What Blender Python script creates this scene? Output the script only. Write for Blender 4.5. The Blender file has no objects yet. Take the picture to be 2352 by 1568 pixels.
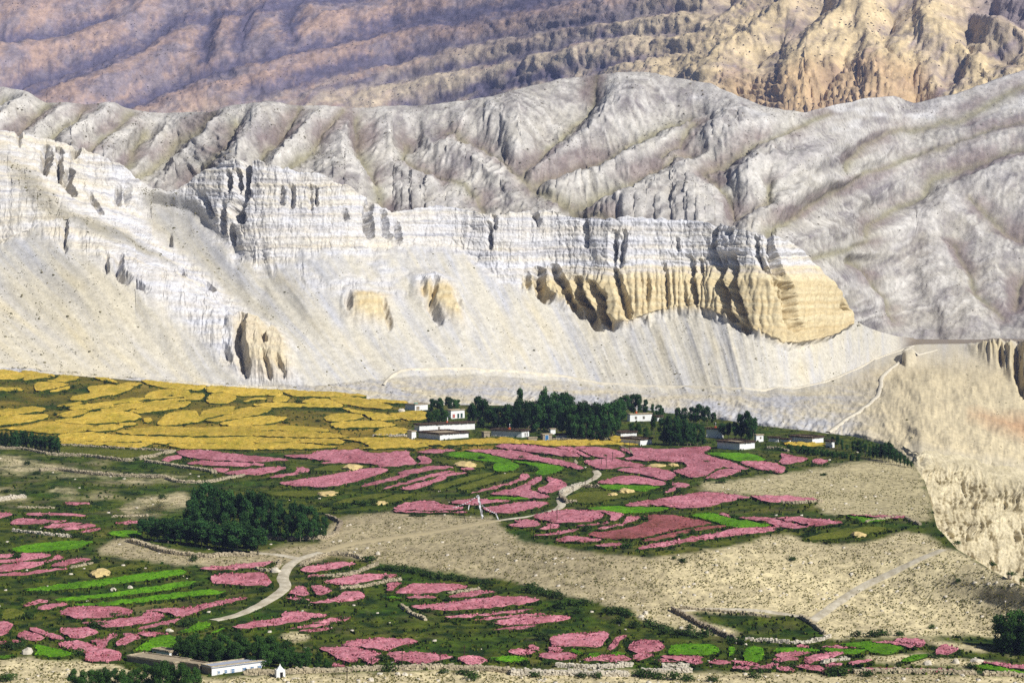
import bpy, math, random
import numpy as np
from mathutils import Vector, Matrix
from mathutils.geometry import delaunay_2d_cdt

# ------------------------------------------------------------------ camera, sky, sun, exposure
CAMZ = 90.0
PITCH = math.atan((784 - 560) / 5533.0)
scene = bpy.context.scene
col = scene.collection
cam_d = bpy.data.cameras.new('camera')
cam_d.sensor_width = 36.0
cam_d.lens = 36.0 / (2 * math.tan(math.radians(12.0)))
cam_d.clip_start = 1.0
cam_d.clip_end = 30000.0
cam = bpy.data.objects.new('camera', cam_d)
cam.location = (0, 0, CAMZ)
cam.rotation_euler = (math.pi / 2 - PITCH, 0, 0)
col.objects.link(cam)
scene.camera = cam

SUN_EL = math.radians(40.0)
SUN_AZ = math.radians(40.0)              # degrees from "right" towards the viewer's side
sun_vec = Vector((math.cos(SUN_EL) * math.cos(SUN_AZ), -math.cos(SUN_EL) * math.sin(SUN_AZ), math.sin(SUN_EL)))
world = bpy.data.worlds.new('World')
scene.world = world
world.use_nodes = True
wn = world.node_tree
for n in list(wn.nodes):
    wn.nodes.remove(n)
sky = wn.nodes.new('ShaderNodeTexSky')
sky.sky_type = 'NISHITA'
sky.sun_disc = False
sky.sun_elevation = SUN_EL
sky.sun_rotation = math.atan2(sun_vec.x, sun_vec.y)
sky.altitude = 3800.0
sky.air_density = 1.0
sky.dust_density = 0.3
bg = wn.nodes.new('ShaderNodeBackground')
bg.inputs['Strength'].default_value = 0.05
wo = wn.nodes.new('ShaderNodeOutputWorld')
wn.links.new(sky.outputs[0], bg.inputs[0])
wn.links.new(bg.outputs[0], wo.inputs[0])
sun_d = bpy.data.lights.new('sun', 'SUN')
sun_d.energy = 5.0
sun_d.angle = math.radians(0.5)
sun_d.color = (1.0, 0.965, 0.91)
sun = bpy.data.objects.new('sun', sun_d)
sun.rotation_euler = sun_vec.to_track_quat('Z', 'Y').to_euler()
sun.location = (600, -400, 900)
col.objects.link(sun)
vs = scene.view_settings
vs.view_transform = 'Standard'
vs.look = 'None'
vs.gamma = 1.0
vs.use_curve_mapping = False
vs.exposure = 0.3
scene.cycles.max_bounces = 5
scene.cycles.diffuse_bounces = 2
scene.cycles.glossy_bounces = 1
scene.cycles.transmission_bounces = 2
scene.cycles.volume_bounces = 0
scene.cycles.use_denoising = False

# ------------------------------------------------------------------ helpers
F, CX, CY = 5533.0, 1176.0, 784.0
SP, CP = math.sin(PITCH), math.cos(PITCH)
rng = np.random.RandomState(7)
R = random.Random(11)

def tan_row(py):
    b = -(np.asarray(py, float) - CY) / F
    return (-SP + b * CP) / (CP + b * SP)

def PW(px, py, d):
    """bearing px / row py / forward distance d  ->  world point"""
    b = -(np.asarray(py, float) - CY) / F
    yy = CP + b * SP
    x = (np.asarray(px, float) - CX) / F / yy * d
    z = (-SP + b * CP) / yy * d
    return np.stack([x, np.broadcast_to(d, np.shape(x)) + 0.0, z + CAMZ], -1)

_G = rng.rand(256, 256) * 2 * np.pi
_GX, _GY = np.cos(_G), np.sin(_G)
def perlin(x, y):
    x = np.asarray(x, float); y = np.asarray(y, float)
    xi = np.floor(x).astype(np.int64); yi = np.floor(y).astype(np.int64)
    xf = x - xi; yf = y - yi
    u = xf * xf * xf * (xf * (xf * 6 - 15) + 10); v = yf * yf * yf * (yf * (yf * 6 - 15) + 10)
    def g(ix, iy, dx, dy):
        a = ix & 255; b = iy & 255
        return _GX[a, b] * dx + _GY[a, b] * dy
    n00 = g(xi, yi, xf, yf); n10 = g(xi + 1, yi, xf - 1, yf)
    n01 = g(xi, yi + 1, xf, yf - 1); n11 = g(xi + 1, yi + 1, xf - 1, yf - 1)
    return ((n00 * (1 - u) + n10 * u) * (1 - v) + (n01 * (1 - u) + n11 * u) * v) * 1.5
def fbm(x, y, o=4, seed=0, gain=0.5):
    s = 0; a = 1.0; t = 0
    for k in range(o):
        s = s + a * perlin(x * 2 ** k + seed * 17.3 + k * 5.1, y * 2 ** k - seed * 9.7 + k * 3.3)
        t += a; a *= gain
    return s / t
def ridged(x, y, o=4, seed=0, gain=0.5):
    s = 0; a = 1.0; t = 0
    for k in range(o):
        s = s + a * (1 - 2 * np.abs(perlin(x * 2 ** k + seed * 13.1 + k * 7.7, y * 2 ** k + seed * 4.9 + k * 1.9)))
        t += a; a *= gain
    return s / t
def sstep(a, b, x):
    t = np.clip((x - a) / (b - a), 0, 1)
    return t * t * (3 - 2 * t)
def smooth1(a, n):
    if n < 1: return a
    k = np.hanning(2 * n + 3)[1:-1]; k /= k.sum()
    return np.convolve(np.pad(a, n, mode='edge'), k, mode='valid')
def lin(r, g, b, s=1.0):
    def f(c):
        c /= 255.0
        return c / 12.92 if c <= 0.04045 else ((c + 0.055) / 1.055) ** 2.4
    return np.array([f(r) * s, f(g) * s, f(b) * s])
def mixc(c0, c1, t):
    t = np.clip(np.asarray(t, float), 0, 1)[..., None]
    return c0 * (1 - t) + c1 * t
def pip(px, py, poly):
    px = np.asarray(px); py = np.asarray(py)
    ins = np.zeros(px.shape, bool)
    n = len(poly)
    for i in range(n):
        x0, y0 = poly[i]; x1, y1 = poly[(i + 1) % n]
        if y0 == y1: continue
        c = ((y0 > py) != (y1 > py)) & (px < (x1 - x0) * (py - y0) / (y1 - y0) + x0)
        ins ^= c
    return ins
def dist_poly(px, py, pts, ys=1.0):
    """distance to an open polyline, and the signed side (+ right of it)"""
    best = np.full(np.shape(px), 1e9); side = np.zeros(np.shape(px)); tt = np.zeros(np.shape(px))
    n = len(pts) - 1
    for i in range(n):
        ax, ay = pts[i][0], pts[i][1] * ys; bx, by = pts[i + 1][0], pts[i + 1][1] * ys
        dx, dy = bx - ax, by - ay
        L2 = dx * dx + dy * dy + 1e-9
        t = np.clip(((px - ax) * dx + (py * ys - ay) * dy) / L2, 0, 1)
        qx = px - (ax + t * dx); qy = py * ys - (ay + t * dy)
        dd = np.hypot(qx, qy)
        m = dd < best
        best = np.where(m, dd, best); side = np.where(m, qx, side); tt = np.where(m, (i + t) / n, tt)
    return best, side, tt
def crop(k, pts):
    x0 = {'1': 0, '2': 640, '3': 1280, '4': 1920}[k[1]]; y0 = {'A': 880, 'B': 1280}[k[0]]
    s = 640 / 2350.0
    return [((x0 + x * s) * 0.91875, (y0 + y * s) * 0.91875) for x, y in pts]
def reg(x0, y0, pts, s=900 / 2352 * 0.91875):
    return [(x0 + x * s, y0 + y * s) for x, y in pts]

def mesh_obj(name, verts, faces, mat=None, parent=None, smooth=False, attrs=None):
    me = bpy.data.meshes.new(name)
    verts = np.asarray(verts, np.float32).reshape(-1, 3)
    if isinstance(faces, np.ndarray):
        nf, k = faces.shape
        me.vertices.add(len(verts)); me.vertices.foreach_set('co', verts.ravel())
        me.loops.add(nf * k); me.loops.foreach_set('vertex_index', faces.astype(np.int32).ravel())
        me.polygons.add(nf); me.polygons.foreach_set('loop_start', np.arange(0, nf * k, k, dtype=np.int32))
        me.update(calc_edges=True)
    else:
        me.from_pydata(verts.tolist(), [], faces); me.update()
    if smooth and len(me.polygons):
        me.polygons.foreach_set('use_smooth', np.ones(len(me.polygons), bool))
    for k, v in (attrs or {}).items():
        v = np.asarray(v, np.float32)
        if v.ndim == 2:
            a = me.color_attributes.new(k, 'FLOAT_COLOR', 'POINT')
            a.data.foreach_set('color', np.concatenate([v, np.ones((len(v), 1), np.float32)], 1).ravel())
        else:
            a = me.attributes.new(k, 'FLOAT', 'POINT'); a.data.foreach_set('value', v)
    ob = bpy.data.objects.new(name, me)
    if mat: me.materials.append(mat)
    col.objects.link(ob)
    if parent: ob.parent = parent
    return ob
def grid_faces(nr, nc):
    i = np.arange(nr - 1)[:, None] * nc + np.arange(nc - 1)[None, :]
    return np.stack([i, i + 1, i + nc + 1, i + nc], -1).reshape(-1, 4)
def tag(o, label=None, cat=None, group=None, kind=None):
    if label: o['label'] = label
    if cat: o['category'] = cat
    if group: o['group'] = group
    if kind: o['kind'] = kind
    return o
def empty(name, loc, rz=0.0, sc=1.0):
    o = bpy.data.objects.new(name, None); col.objects.link(o)
    o.location = loc; o.rotation_euler = (0, 0, rz)
    o.scale = sc if isinstance(sc, (tuple, list)) else (sc, sc, sc)
    o.empty_display_size = 0.5
    return o
def copy_tree(o, parent=None):
    c = o.copy(); col.objects.link(c); c.parent = parent
    for ch in o.children: copy_tree(ch, c)
    return c
class MB:
    def __init__(s): s.v = []; s.f = []
    def add(s, vs, fs):
        b = len(s.v); s.v += [tuple(v) for v in vs]; s.f += [tuple(b + i for i in f) for f in fs]
    def box(s, c, size, rz=0.0, jit=0.0, taper=1.0, tilt=0.0):
        hx, hy, hz = size[0] / 2, size[1] / 2, size[2] / 2
        cr, sr = math.cos(rz), math.sin(rz); vs = []
        for zz in (-1, 1):
            k = taper if zz > 0 else 1.0
            for sx, sy in ((-1, -1), (1, -1), (1, 1), (-1, 1)):
                x, y, z = sx * hx * k, sy * hy * k, zz * hz + tilt * sx * hx
                if jit: x += R.uniform(-jit, jit); y += R.uniform(-jit, jit); z += R.uniform(-jit, jit)
                vs.append((c[0] + x * cr - y * sr, c[1] + x * sr + y * cr, c[2] + z))
        s.add(vs, [(0, 3, 2, 1), (4, 5, 6, 7), (0, 1, 5, 4), (1, 2, 6, 5), (2, 3, 7, 6), (3, 0, 4, 7)])
    def tube(s, p0, p1, r0, r1, n=6, cap=True):
        p0, p1 = Vector(p0), Vector(p1); ax = (p1 - p0).normalized()
        a = ax.orthogonal().normalized(); b = ax.cross(a); vs = []
        for p, r in ((p0, r0), (p1, r1)):
            for i in range(n):
                t = 2 * math.pi * i / n; vs.append(p + (a * math.cos(t) + b * math.sin(t)) * r)
        fs = [(i, (i + 1) % n, n + (i + 1) % n, n + i) for i in range(n)]
        if cap: fs += [tuple(range(n, 2 * n)), tuple(range(n - 1, -1, -1))]
        s.add(vs, fs)
    def build(s, name, mat, parent=None, smooth=False):
        return mesh_obj(name, s.v, s.f, mat, parent, smooth)

# ------------------------------------------------------------------ materials
def nmat(name):
    m = bpy.data.materials.new(name); m.use_nodes = True
    nt = m.node_tree
    b = nt.nodes['Principled BSDF']
    b.inputs['Roughness'].default_value = 0.95
    b.inputs['Specular IOR Level'].default_value = 0.1
    return m, nt, b
def N(nt, t, **kw):
    n = nt.nodes.new(t)
    for k, v in kw.items():
        if k in ('operation', 'blend_type', 'data_type', 'feature', 'noise_dimensions', 'attribute_name', 'distance'):
            setattr(n, k, v)
        else: n.inputs[k].default_value = v
    return n
def noise_fac(nt, scale, detail=4, rough=0.6, stretch=None, lo=0.35, hi=0.65, obj=True, rnd=None):
    tc = nt.nodes.new('ShaderNodeTexCoord')
    src = tc.outputs['Object']
    if stretch:
        mp = nt.nodes.new('ShaderNodeMapping'); mp.inputs['Scale'].default_value = stretch
        nt.links.new(src, mp.inputs[0]); src = mp.outputs[0]
    nz = N(nt, 'ShaderNodeTexNoise', Scale=scale, Detail=detail, Roughness=rough)
    nt.links.new(src, nz.inputs['Vector'])
    mr = N(nt, 'ShaderNodeMapRange'); mr.clamp = True
    mr.inputs['From Min'].default_value = lo; mr.inputs['From Max'].default_value = hi
    nt.links.new(nz.outputs['Fac'], mr.inputs['Value'])
    return mr.outputs['Result'], nz.outputs['Fac']
def mixrgb(nt, fac, a, b, blend='MIX'):
    m = nt.nodes.new('ShaderNodeMix'); m.data_type = 'RGBA'; m.blend_type = blend
    for sock, v in ((m.inputs[0], fac), (m.inputs[6], a), (m.inputs[7], b)):
        if hasattr(v, 'is_output'): nt.links.new(v, sock)
        elif isinstance(v, (int, float)): sock.default_value = v
        else: sock.default_value = (v[0], v[1], v[2], 1)
    return m.outputs[2]
def bump(nt, b, h, strength, dist):
    bp = N(nt, 'ShaderNodeBump', Strength=strength, Distance=dist)
    nt.links.new(h, bp.inputs['Height']); nt.links.new(bp.outputs[0], b.inputs['Normal'])
def terrain_mat(name, s1, s2, dark=0.72, light=1.16, bump_d=0.6, bump_s=0.5, strata=None, stretch=None):
    """surface colour from the survey attribute 'Col', broken up by two noises; small scrub from 'veg'"""
    m, nt, b = nmat(name)
    at = nt.nodes.new('ShaderNodeAttribute'); at.attribute_name = 'Col'
    f1, r1 = noise_fac(nt, s1, 5, 0.65, stretch)
    f2, r2 = noise_fac(nt, s2, 3, 0.6, None)
    c = mixrgb(nt, f1, (dark,) * 3, (light,) * 3)
    c2 = mixrgb(nt, f2, (0.88,) * 3, (1.1,) * 3)
    k = mixrgb(nt, 1.0, at.outputs['Color'], c, 'MULTIPLY')
    k = mixrgb(nt, 1.0, k, c2, 'MULTIPLY')
    if strata:
        va = nt.nodes.new('ShaderNodeAttribute'); va.attribute_name = 'rock'
        h = r1
        for sc_, lo, hi, st_, dcol, amt in strata:
            f3, r3 = noise_fac(nt, sc_, 4, .65, st_, lo, hi)
            mu = N(nt, 'ShaderNodeMath', operation='MULTIPLY'); nt.links.new(va.outputs['Fac'], mu.inputs[0]); nt.links.new(f3, mu.inputs[1])
            mu2 = N(nt, 'ShaderNodeMath', operation='MULTIPLY'); nt.links.new(mu.outputs[0], mu2.inputs[0]); mu2.inputs[1].default_value = amt
            k = mixrgb(nt, mu2.outputs[0], k, mixrgb(nt, 1.0, k, dcol, 'MULTIPLY'))
    nt.links.new(k, b.inputs['Base Color'])
    bump(nt, b, r1, bump_s, bump_d)
    return m
def plain_mat(name, c, var=0.25, scale=1.5, bump_s=0.0, bump_d=0.05, rough=0.9, rnd=0.0, c2=None, lo=0.35, hi=0.65, stretch=None):
    m, nt, b = nmat(name); b.inputs['Roughness'].default_value = rough
    f, r = noise_fac(nt, scale, 4, 0.65, stretch, lo, hi)
    c = np.array(c)
    k = mixrgb(nt, f, c * (1 - var), c * (1 + var) if c2 is None else np.array(c2))
    if rnd:
        oi = nt.nodes.new('ShaderNodeObjectInfo')
        mr = N(nt, 'ShaderNodeMapRange'); mr.inputs['To Min'].default_value = 1 - rnd; mr.inputs['To Max'].default_value = 1 + rnd
        nt.links.new(oi.outputs['Random'], mr.inputs['Value'])
        cb = nt.nodes.new('ShaderNodeCombineColor')
        for i in range(3): nt.links.new(mr.outputs[0], cb.inputs[i])
        k = mixrgb(nt, 1.0, k, cb.outputs[0], 'MULTIPLY')
    nt.links.new(k, b.inputs['Base Color'])
    if bump_s: bump(nt, b, r, bump_s, bump_d)
    return m
def leaf_mat(name, c, c2, rnd=0.3, scale=0.5):
    m = plain_mat(name, c, 0, scale, rnd=rnd, c2=c2, rough=0.7)
    nt = m.node_tree; b = nt.nodes['Principled BSDF']
    tr = nt.nodes.new('ShaderNodeBsdfTranslucent'); mx = nt.nodes.new('ShaderNodeMixShader'); mx.inputs[0].default_value = 0.2
    src = b.inputs['Base Color'].links[0].from_socket
    nt.links.new(src, tr.inputs[0]); nt.links.new(b.outputs[0], mx.inputs[1]); nt.links.new(tr.outputs[0], mx.inputs[2])
    nt.links.new(mx.outputs[0], nt.nodes['Material Output'].inputs[0])
    return m
# ------------------------------------------------------------------ survey of the plots (traced outlines)
YELLOW = {
'A1': """0,165 120,175 215,205 205,230 150,245 -40,240|210,175 330,185 480,205 470,225 330,240 230,255 235,215|560,215 700,225 690,250 560,268 440,262 520,240
-40,330 100,325 195,340 180,352 -40,355|335,290 420,275 620,290 560,315 450,340 345,352|480,350 570,325 630,315 620,335 560,352 470,360
820,320 1000,305 1100,318 1215,325 1100,375 900,410 780,440 655,435 700,395 830,375|1090,300 1180,278 1300,290 1230,310 1120,320|870,235 990,240 1080,285 1000,275
1310,262 1480,275 1650,290 1800,305 1770,335 1650,340 1500,320 1390,300|1790,315 1890,308 1830,350 1770,345|1900,325 2050,320 2350,335 2450,345 2450,390 2200,400 2060,375 1930,370
1905,430 1960,390 2060,385 2150,400 2140,440 2050,470 1930,465|1340,400 1420,360 1560,345 1690,355 1740,385 1660,410 1500,425 1380,430|1690,400 1780,380 1870,390 1840,430 1740,440
530,495 640,470 740,460 720,480 600,500|640,505 800,475 1000,455 1200,425 1380,425 1300,445 1100,470 900,500 700,525|730,527 900,505 1100,476 1300,452 1250,472 1050,497 850,527
930,530 1050,503 1300,470 1600,435 1740,432 1600,457 1400,487 1230,520 1080,540|1200,540 1350,500 1500,470 1730,455 1690,500 1550,525 1330,550|-40,540 120,520 260,505 395,515 380,540 250,555 120,575 -40,578
530,580 600,550 720,530 800,540 770,565 640,590|800,570 900,545 1100,545 1230,565 1290,595 1200,625 1000,645 850,655 650,650 520,635 540,615 750,600|-40,600 200,580 410,575 410,605 250,640 100,660 -40,672
-40,700 150,690 400,645 520,645 650,662 830,672 820,700 700,730 560,738 400,738 270,720 100,705|860,692 1000,667 1120,682 1050,708 950,722 810,716|1110,652 1240,652 1230,668 1120,678
1460,665 1500,600 1580,555 1770,540 1820,590 1870,615 1760,640 1620,665|1840,590 1880,545 1980,515 2140,500 2110,550 1980,585 1890,605|1900,615 2060,585 2200,520 2350,510 2460,505 2470,540 2350,575 2150,610 1980,635
2030,650 2150,622 2350,592 2500,590 2630,605 2550,635 2350,668 2150,673|1080,730 1250,705 1500,682 1750,695 2000,690 2350,685 2350,757 2100,762 1900,767 1600,762 1300,752 1150,743|560,762 720,740 850,736 1000,755 1200,770 1500,780 1800,785 2100,780 2340,780 2340,830 2100,830 1850,828 1540,835 1300,825 1000,820 800,812 575,800
580,808 800,820 1000,828 1300,833 1400,832 1300,872 1150,876 1000,856 800,846 580,840|1560,848 1850,836 2100,838 2340,838 2340,895 2100,888 1850,882 1700,886|1330,600 1390,605 1380,635 1330,640|2240,450 2350,418 2440,425 2350,440 2290,452""",
'A2': """120,345 220,348 230,390 130,395 90,375|160,450 180,410 260,400 300,425 270,450 200,462|240,348 560,362 900,385 1000,405 700,408 480,403 350,398 280,372
0,480 150,468 420,472 640,482 780,492 740,508 480,500 250,503 130,508 0,493|430,450 560,427 690,442 790,488 640,478 520,470|690,420 900,420 1100,455 1250,500 1150,520 980,500 850,480 760,460
1050,430 1350,450 1360,470 1200,465|800,512 980,540 1130,560 1310,600 1220,625 1080,618 1000,572 900,552|1240,570 1400,545 1550,550 1550,610 1420,625 1300,590
640,600 720,570 860,560 960,580 970,600 860,620 720,635 660,620|700,660 850,637 1050,632 1220,650 1270,670 1150,685 950,695 760,695|10,680 250,675 500,690 640,705 640,728 400,728 200,718 10,723
1100,740 1180,700 1350,705 1390,735 1250,755 1120,765|10,735 200,732 600,742 850,778 700,782 400,780 10,770|10,790 400,797 750,802 780,838 560,838 300,828 10,830
10,843 300,838 560,852 740,873 550,883 300,887 10,885|790,800 1100,790 1400,800 1470,820 1570,860 1300,880 1000,885 1060,865 950,820|1480,810 1800,810 2100,790 2340,790 2340,832 2150,838 1900,848 1620,850""",
'A3': """10,802 300,810 700,806 1000,822 1150,848 850,848 600,857 350,857 150,838 10,836|915,770 1060,780 1000,815 920,805""",
'A4': "180,828 480,835 540,855 400,862 200,852"}
PINK = {
'A1': "1480,1000 1540,965 1640,950 1670,970 1640,990 1530,1005|1960,1070 2100,1075 2060,1100 1980,1095|580,1385 650,1372 830,1380 700,1392",
'A2': """-730,915 -630,900 -450,905 -250,930 0,955 150,970 305,990 200,1000 0,1010 -200,1000 -450,985 -650,965|-640,1020 -500,1000 -350,1003 0,1018 70,1027 50,1042 -200,1047 -450,1037|-290,1110 -150,1085 60,1062 230,1047 270,1070 180,1100 60,1125 -100,1132 -200,1125
120,1155 200,1130 330,1115 380,1080 370,1050 450,1065 495,1085 440,1110 330,1135 220,1155|260,950 500,937 520,920 620,902 800,900 950,897 1060,930 1200,930 1310,907 1410,912 1410,950 1460,1000 1470,1030 1250,1050 1130,1050 1100,1030 850,1015 600,1025 620,1010 700,1000 450,975
1475,967 1540,958 1600,975 1610,1010 1560,1030 1480,1025 1520,1000|1490,910 1650,893 1830,900 1780,920 1620,938 1520,930|220,1210 350,1180 600,1140 850,1095 1050,1068 1190,1068 1210,1085 1150,1120 950,1180 720,1235 500,1235 320,1230
970,1240 1010,1210 1150,1180 1320,1130 1300,1110 1480,1070 1650,1045 1810,1055 1780,1070 1600,1085 1450,1120 1270,1180 1120,1215|1160,1258 1300,1215 1480,1160 1650,1110 1830,1090 1750,1115 1600,1150 1450,1195 1300,1235|1330,1255 1450,1215 1600,1180 1680,1140 1770,1110 1930,1103 1900,1120 1770,1140 1720,1175 1580,1220 1500,1255
1880,1075 1950,1058 2010,1068 1960,1085|1260,1440 1380,1390 1600,1360 1700,1395 1900,1430 1850,1448 1650,1452 1400,1448|1260,1457 1600,1464 1940,1467 1800,1477 1400,1472|1790,1380 1950,1352 2150,1355 2350,1370 2200,1385 2050,1400 1900,1400""",
'A3': """-200,1305 -100,1275 0,1255 120,1215 205,1150 270,1143 262,1185 170,1235 200,1280 350,1330 220,1352 0,1318|-380,1298 -250,1260 -100,1220 0,1190 70,1150 90,1115 155,1125 150,1155 60,1195 -80,1235 -200,1270|310,1145 420,1165 505,1215 460,1265 330,1300 235,1265 330,1215 335,1180
-270,1435 -100,1410 60,1385 230,1375 340,1390 250,1425 100,1455 0,1475 -150,1478 -220,1455|-430,905 -200,897 0,908 120,925 220,950 400,985 560,1015 655,1060 630,1080 480,1045 300,1010 100,985 -60,970 -220,935|-120,850 60,850 250,865 390,885 520,910 625,955 560,962 380,948 200,926 60,900 -60,890 -150,870
395,880 470,868 560,880 640,925 720,960 690,970 610,935 490,897|575,875 700,868 860,880 980,910 1040,950 960,975 850,970 770,962 690,930 610,898|660,1000 780,985 950,985 1080,1010 1230,1045 1150,1060 1000,1060 860,1078 770,1060 700,1030
990,890 1150,880 1400,895 1560,880 1800,870 1820,890 1760,915 1800,950 1950,990 2020,1010 2120,1050 2175,1070 2100,1080 2000,1060 1930,1060 1850,1090 1760,1140 1650,1158 1560,1120 1480,1095 1600,1060 1560,1010 1350,1005 1040,985 1100,960 1110,940
1770,1165 1850,1110 1930,1075 2090,1075 2080,1100 1960,1140 1830,1165|2090,1010 2200,1003 2350,1008 2440,1030 2510,1060 2470,1110 2350,1085 2220,1060|960,1085 1100,1065 1250,1062 1400,1080 1490,1115 1495,1150 1440,1175 1330,1160 1180,1120
790,1200 900,1160 1050,1133 1200,1150 1330,1175 1410,1195 1390,1220 1200,1212 950,1207|1480,1200 1600,1205 1630,1225 1560,1250 1480,1245|1400,1290 1450,1260 1500,1252 1490,1275 1430,1295|1180,1370 1350,1345 1600,1310 1750,1280 1900,1300 2070,1350 1950,1385 1820,1415 1650,1435 1450,1420 1300,1400
1030,1400 1150,1375 1250,1385 1250,1408 1100,1412|1815,1284 1950,1298 2180,1335 2120,1350 1980,1325|2190,1322 2350,1325 2550,1325 2700,1340 2820,1358 2700,1370 2500,1375 2320,1375""",
'A4': "120,935 240,950 370,975 310,1005 180,1030 100,1010 130,975|410,985 480,980 550,1000 500,1030 430,1025",
'B3': """190,30 300,0 450,-20 660,-20 800,0 840,35 780,75 600,98 400,95 260,65|700,-22 850,-10 1020,10 1010,45 940,80 900,75 905,35 840,5|-30,120 60,95 20,75 140,62 220,80 258,120 180,138 50,135
200,160 330,130 310,110 390,108 440,130 350,155|190,205 330,195 480,165 610,155 560,180 400,205 280,215|590,130 720,115 890,92 850,110 700,130|780,155 900,125 1020,100 1060,45 1165,45 1160,70 1060,105 930,140 830,160
1160,345 1220,310 1500,255 1750,215 1960,175 2100,150 2350,140 2450,135 2460,150 2350,185 2050,215 1800,245 1500,295 1300,335|400,260 480,228 560,222 700,235 830,255 750,270 550,275|760,310 900,290 1000,285 1050,292 950,315 820,320
1900,15 1960,15 2010,45 1930,30|2080,50 2200,40 2350,50 2420,60 2380,82 2300,85 2200,70|350,1160 480,1125 680,1105 860,1102 890,1130 860,1180 810,1230 700,1240 500,1238 380,1225|880,1260 920,1200 960,1145 1055,1142 1030,1165 980,1190 960,1245 900,1268
1068,1260 1110,1200 1200,1180 1340,1185 1390,1230 1370,1270 1250,1296 1130,1292|1105,1335 1160,1305 1290,1308 1250,1340 1180,1365 1120,1350|-30,1275 80,1258 205,1280 130,1305 0,1300|150,1240 200,1228 258,1255 200,1270|335,1245 400,1235 475,1265 430,1280 360,1275
245,1320 300,1288 400,1283 550,1300 600,1330 540,1352 400,1350 300,1340|650,1360 760,1335 850,1315 1000,1320 1100,1350 1060,1368 880,1372 750,1372|1370,1340 1430,1320 1600,1318 1760,1335 1730,1360 1760,1390 1700,1400 1600,1380 1450,1357|1300,1362 1420,1362 1530,1380 1400,1384
1805,1385 1850,1360 1950,1362 2000,1385 1930,1400 1850,1400|2010,1370 2150,1365 2280,1402 2200,1408 2100,1390|2020,1428 2100,1408 2190,1422 2150,1442 2080,1442|2200,1432 2280,1412 2400,1412 2350,1440 2250,1444""",
'B4': """-5,58 190,92 370,137 330,155 180,150 -5,100|80,48 280,43 480,58 690,85 600,110 450,130 300,98|650,22 900,28 1150,30 1290,45 1200,55 950,38 760,25|1160,1180 1250,1160 1370,1165 1440,1190 1430,1230 1370,1240 1300,1207
950,1190 1100,1182 1220,1203 1330,1232 1310,1248 1200,1222 1080,1202|1540,1305 1580,1230 1650,1222 1740,1255 1710,1295 1640,1315|255,1230 330,1225 370,1240 300,1240|490,1235 600,1228 740,1240 840,1252 700,1252|60,1320 150,1290 330,1280 400,1295 280,1318 120,1330
45,1360 120,1335 220,1333 280,1355 200,1375 110,1378|330,1350 450,1315 600,1290 705,1300 620,1330 480,1365 370,1398|740,1385 830,1368 960,1365 900,1385 780,1400|520,1410 600,1390 685,1395 620,1420 540,1425|-10,1400 60,1388 100,1405 30,1420|70,1428 150,1418 250,1445 220,1458 120,1448
230,1410 300,1405 450,1415 550,1450 500,1465 350,1440|640,1440 740,1450 735,1465 660,1460|800,1450 950,1440 1150,1440 1120,1455 900,1465|1200,1440 1400,1438 1600,1445 1730,1460 1600,1470 1350,1455|1960,1380 2100,1385 2250,1402 2400,1418 2420,1445 2200,1425 2050,1400""",
'B2': """1420,870 1600,850 1900,810 2200,775 2350,770 2500,780 2600,805 2520,830 2350,850 2100,880 1850,895 1600,900|1730,960 1900,940 2050,930 2350,900 2550,880 2400,915 2100,945 1900,965|2010,990 2150,960 2350,945 2660,925 2600,943 2350,963 2150,983
2150,1003 2300,978 2550,957 2750,947 2850,957 2900,975 2800,995 2600,1020 2350,1035 2220,1030|2170,1090 2300,1065 2480,1045 2590,1040 2500,1065 2350,1080|1760,775 1880,740 2050,720 2210,730 2100,750 1900,780|1280,740 1340,700 1450,665 1700,660 1850,665 1940,690 1800,725 1600,750 1400,755
1200,725 1210,680 1200,660 1280,648 1350,650 1300,680 1250,725|1380,785 1480,770 1670,780 1600,792 1450,795|400,540 480,505 650,475 800,465 920,480 800,510 650,540 500,552|480,585 560,575 660,582 580,598 500,598|620,635 750,610 950,580 1100,568 1300,580 1200,610 1000,640 850,665 720,655
300,750 340,710 380,680 440,680 470,730 495,760 420,772|508,680 560,673 640,690 692,725 640,755 560,768 530,720|500,835 620,815 720,790 800,740 870,728 960,740 1003,775 940,800 780,825 620,845|260,790 400,788 500,803 380,812|-220,1065 -130,1035 0,1000 150,985 250,970 230,930 330,910 500,925 660,950 600,965 510,965 500,985 350,1020 150,1050 0,1062 -120,1075
505,1025 600,1000 750,975 860,970 820,995 650,1015|300,1080 400,1055 550,1035 685,1030 620,1050 450,1075|390,1103 500,1085 710,1072 650,1090 500,1105|780,1230 850,1190 950,1165 1150,1155 1330,1165 1490,1185 1420,1205 1300,1230 1230,1262 1100,1268 950,1246
580,1245 800,1242 950,1257 1080,1280 1155,1310 1120,1370 1060,1400 1000,1360 930,1330 930,1365 850,1385 760,1350 690,1300|1200,1300 1400,1282 1600,1290 1800,1320 1750,1345 1640,1370 1540,1395 1430,1380 1300,1375 1260,1340|1865,1325 2000,1320 2120,1355 2050,1390 1960,1400 1890,1370|710,1390 780,1397 820,1418 720,1420
-410,600 -340,572 -200,562 0,557 90,578 145,645 110,668 0,677 -200,668 -390,650|-520,520 -400,495 -150,480 0,465 155,455 100,485 0,505 -250,525 -420,532""",
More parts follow.
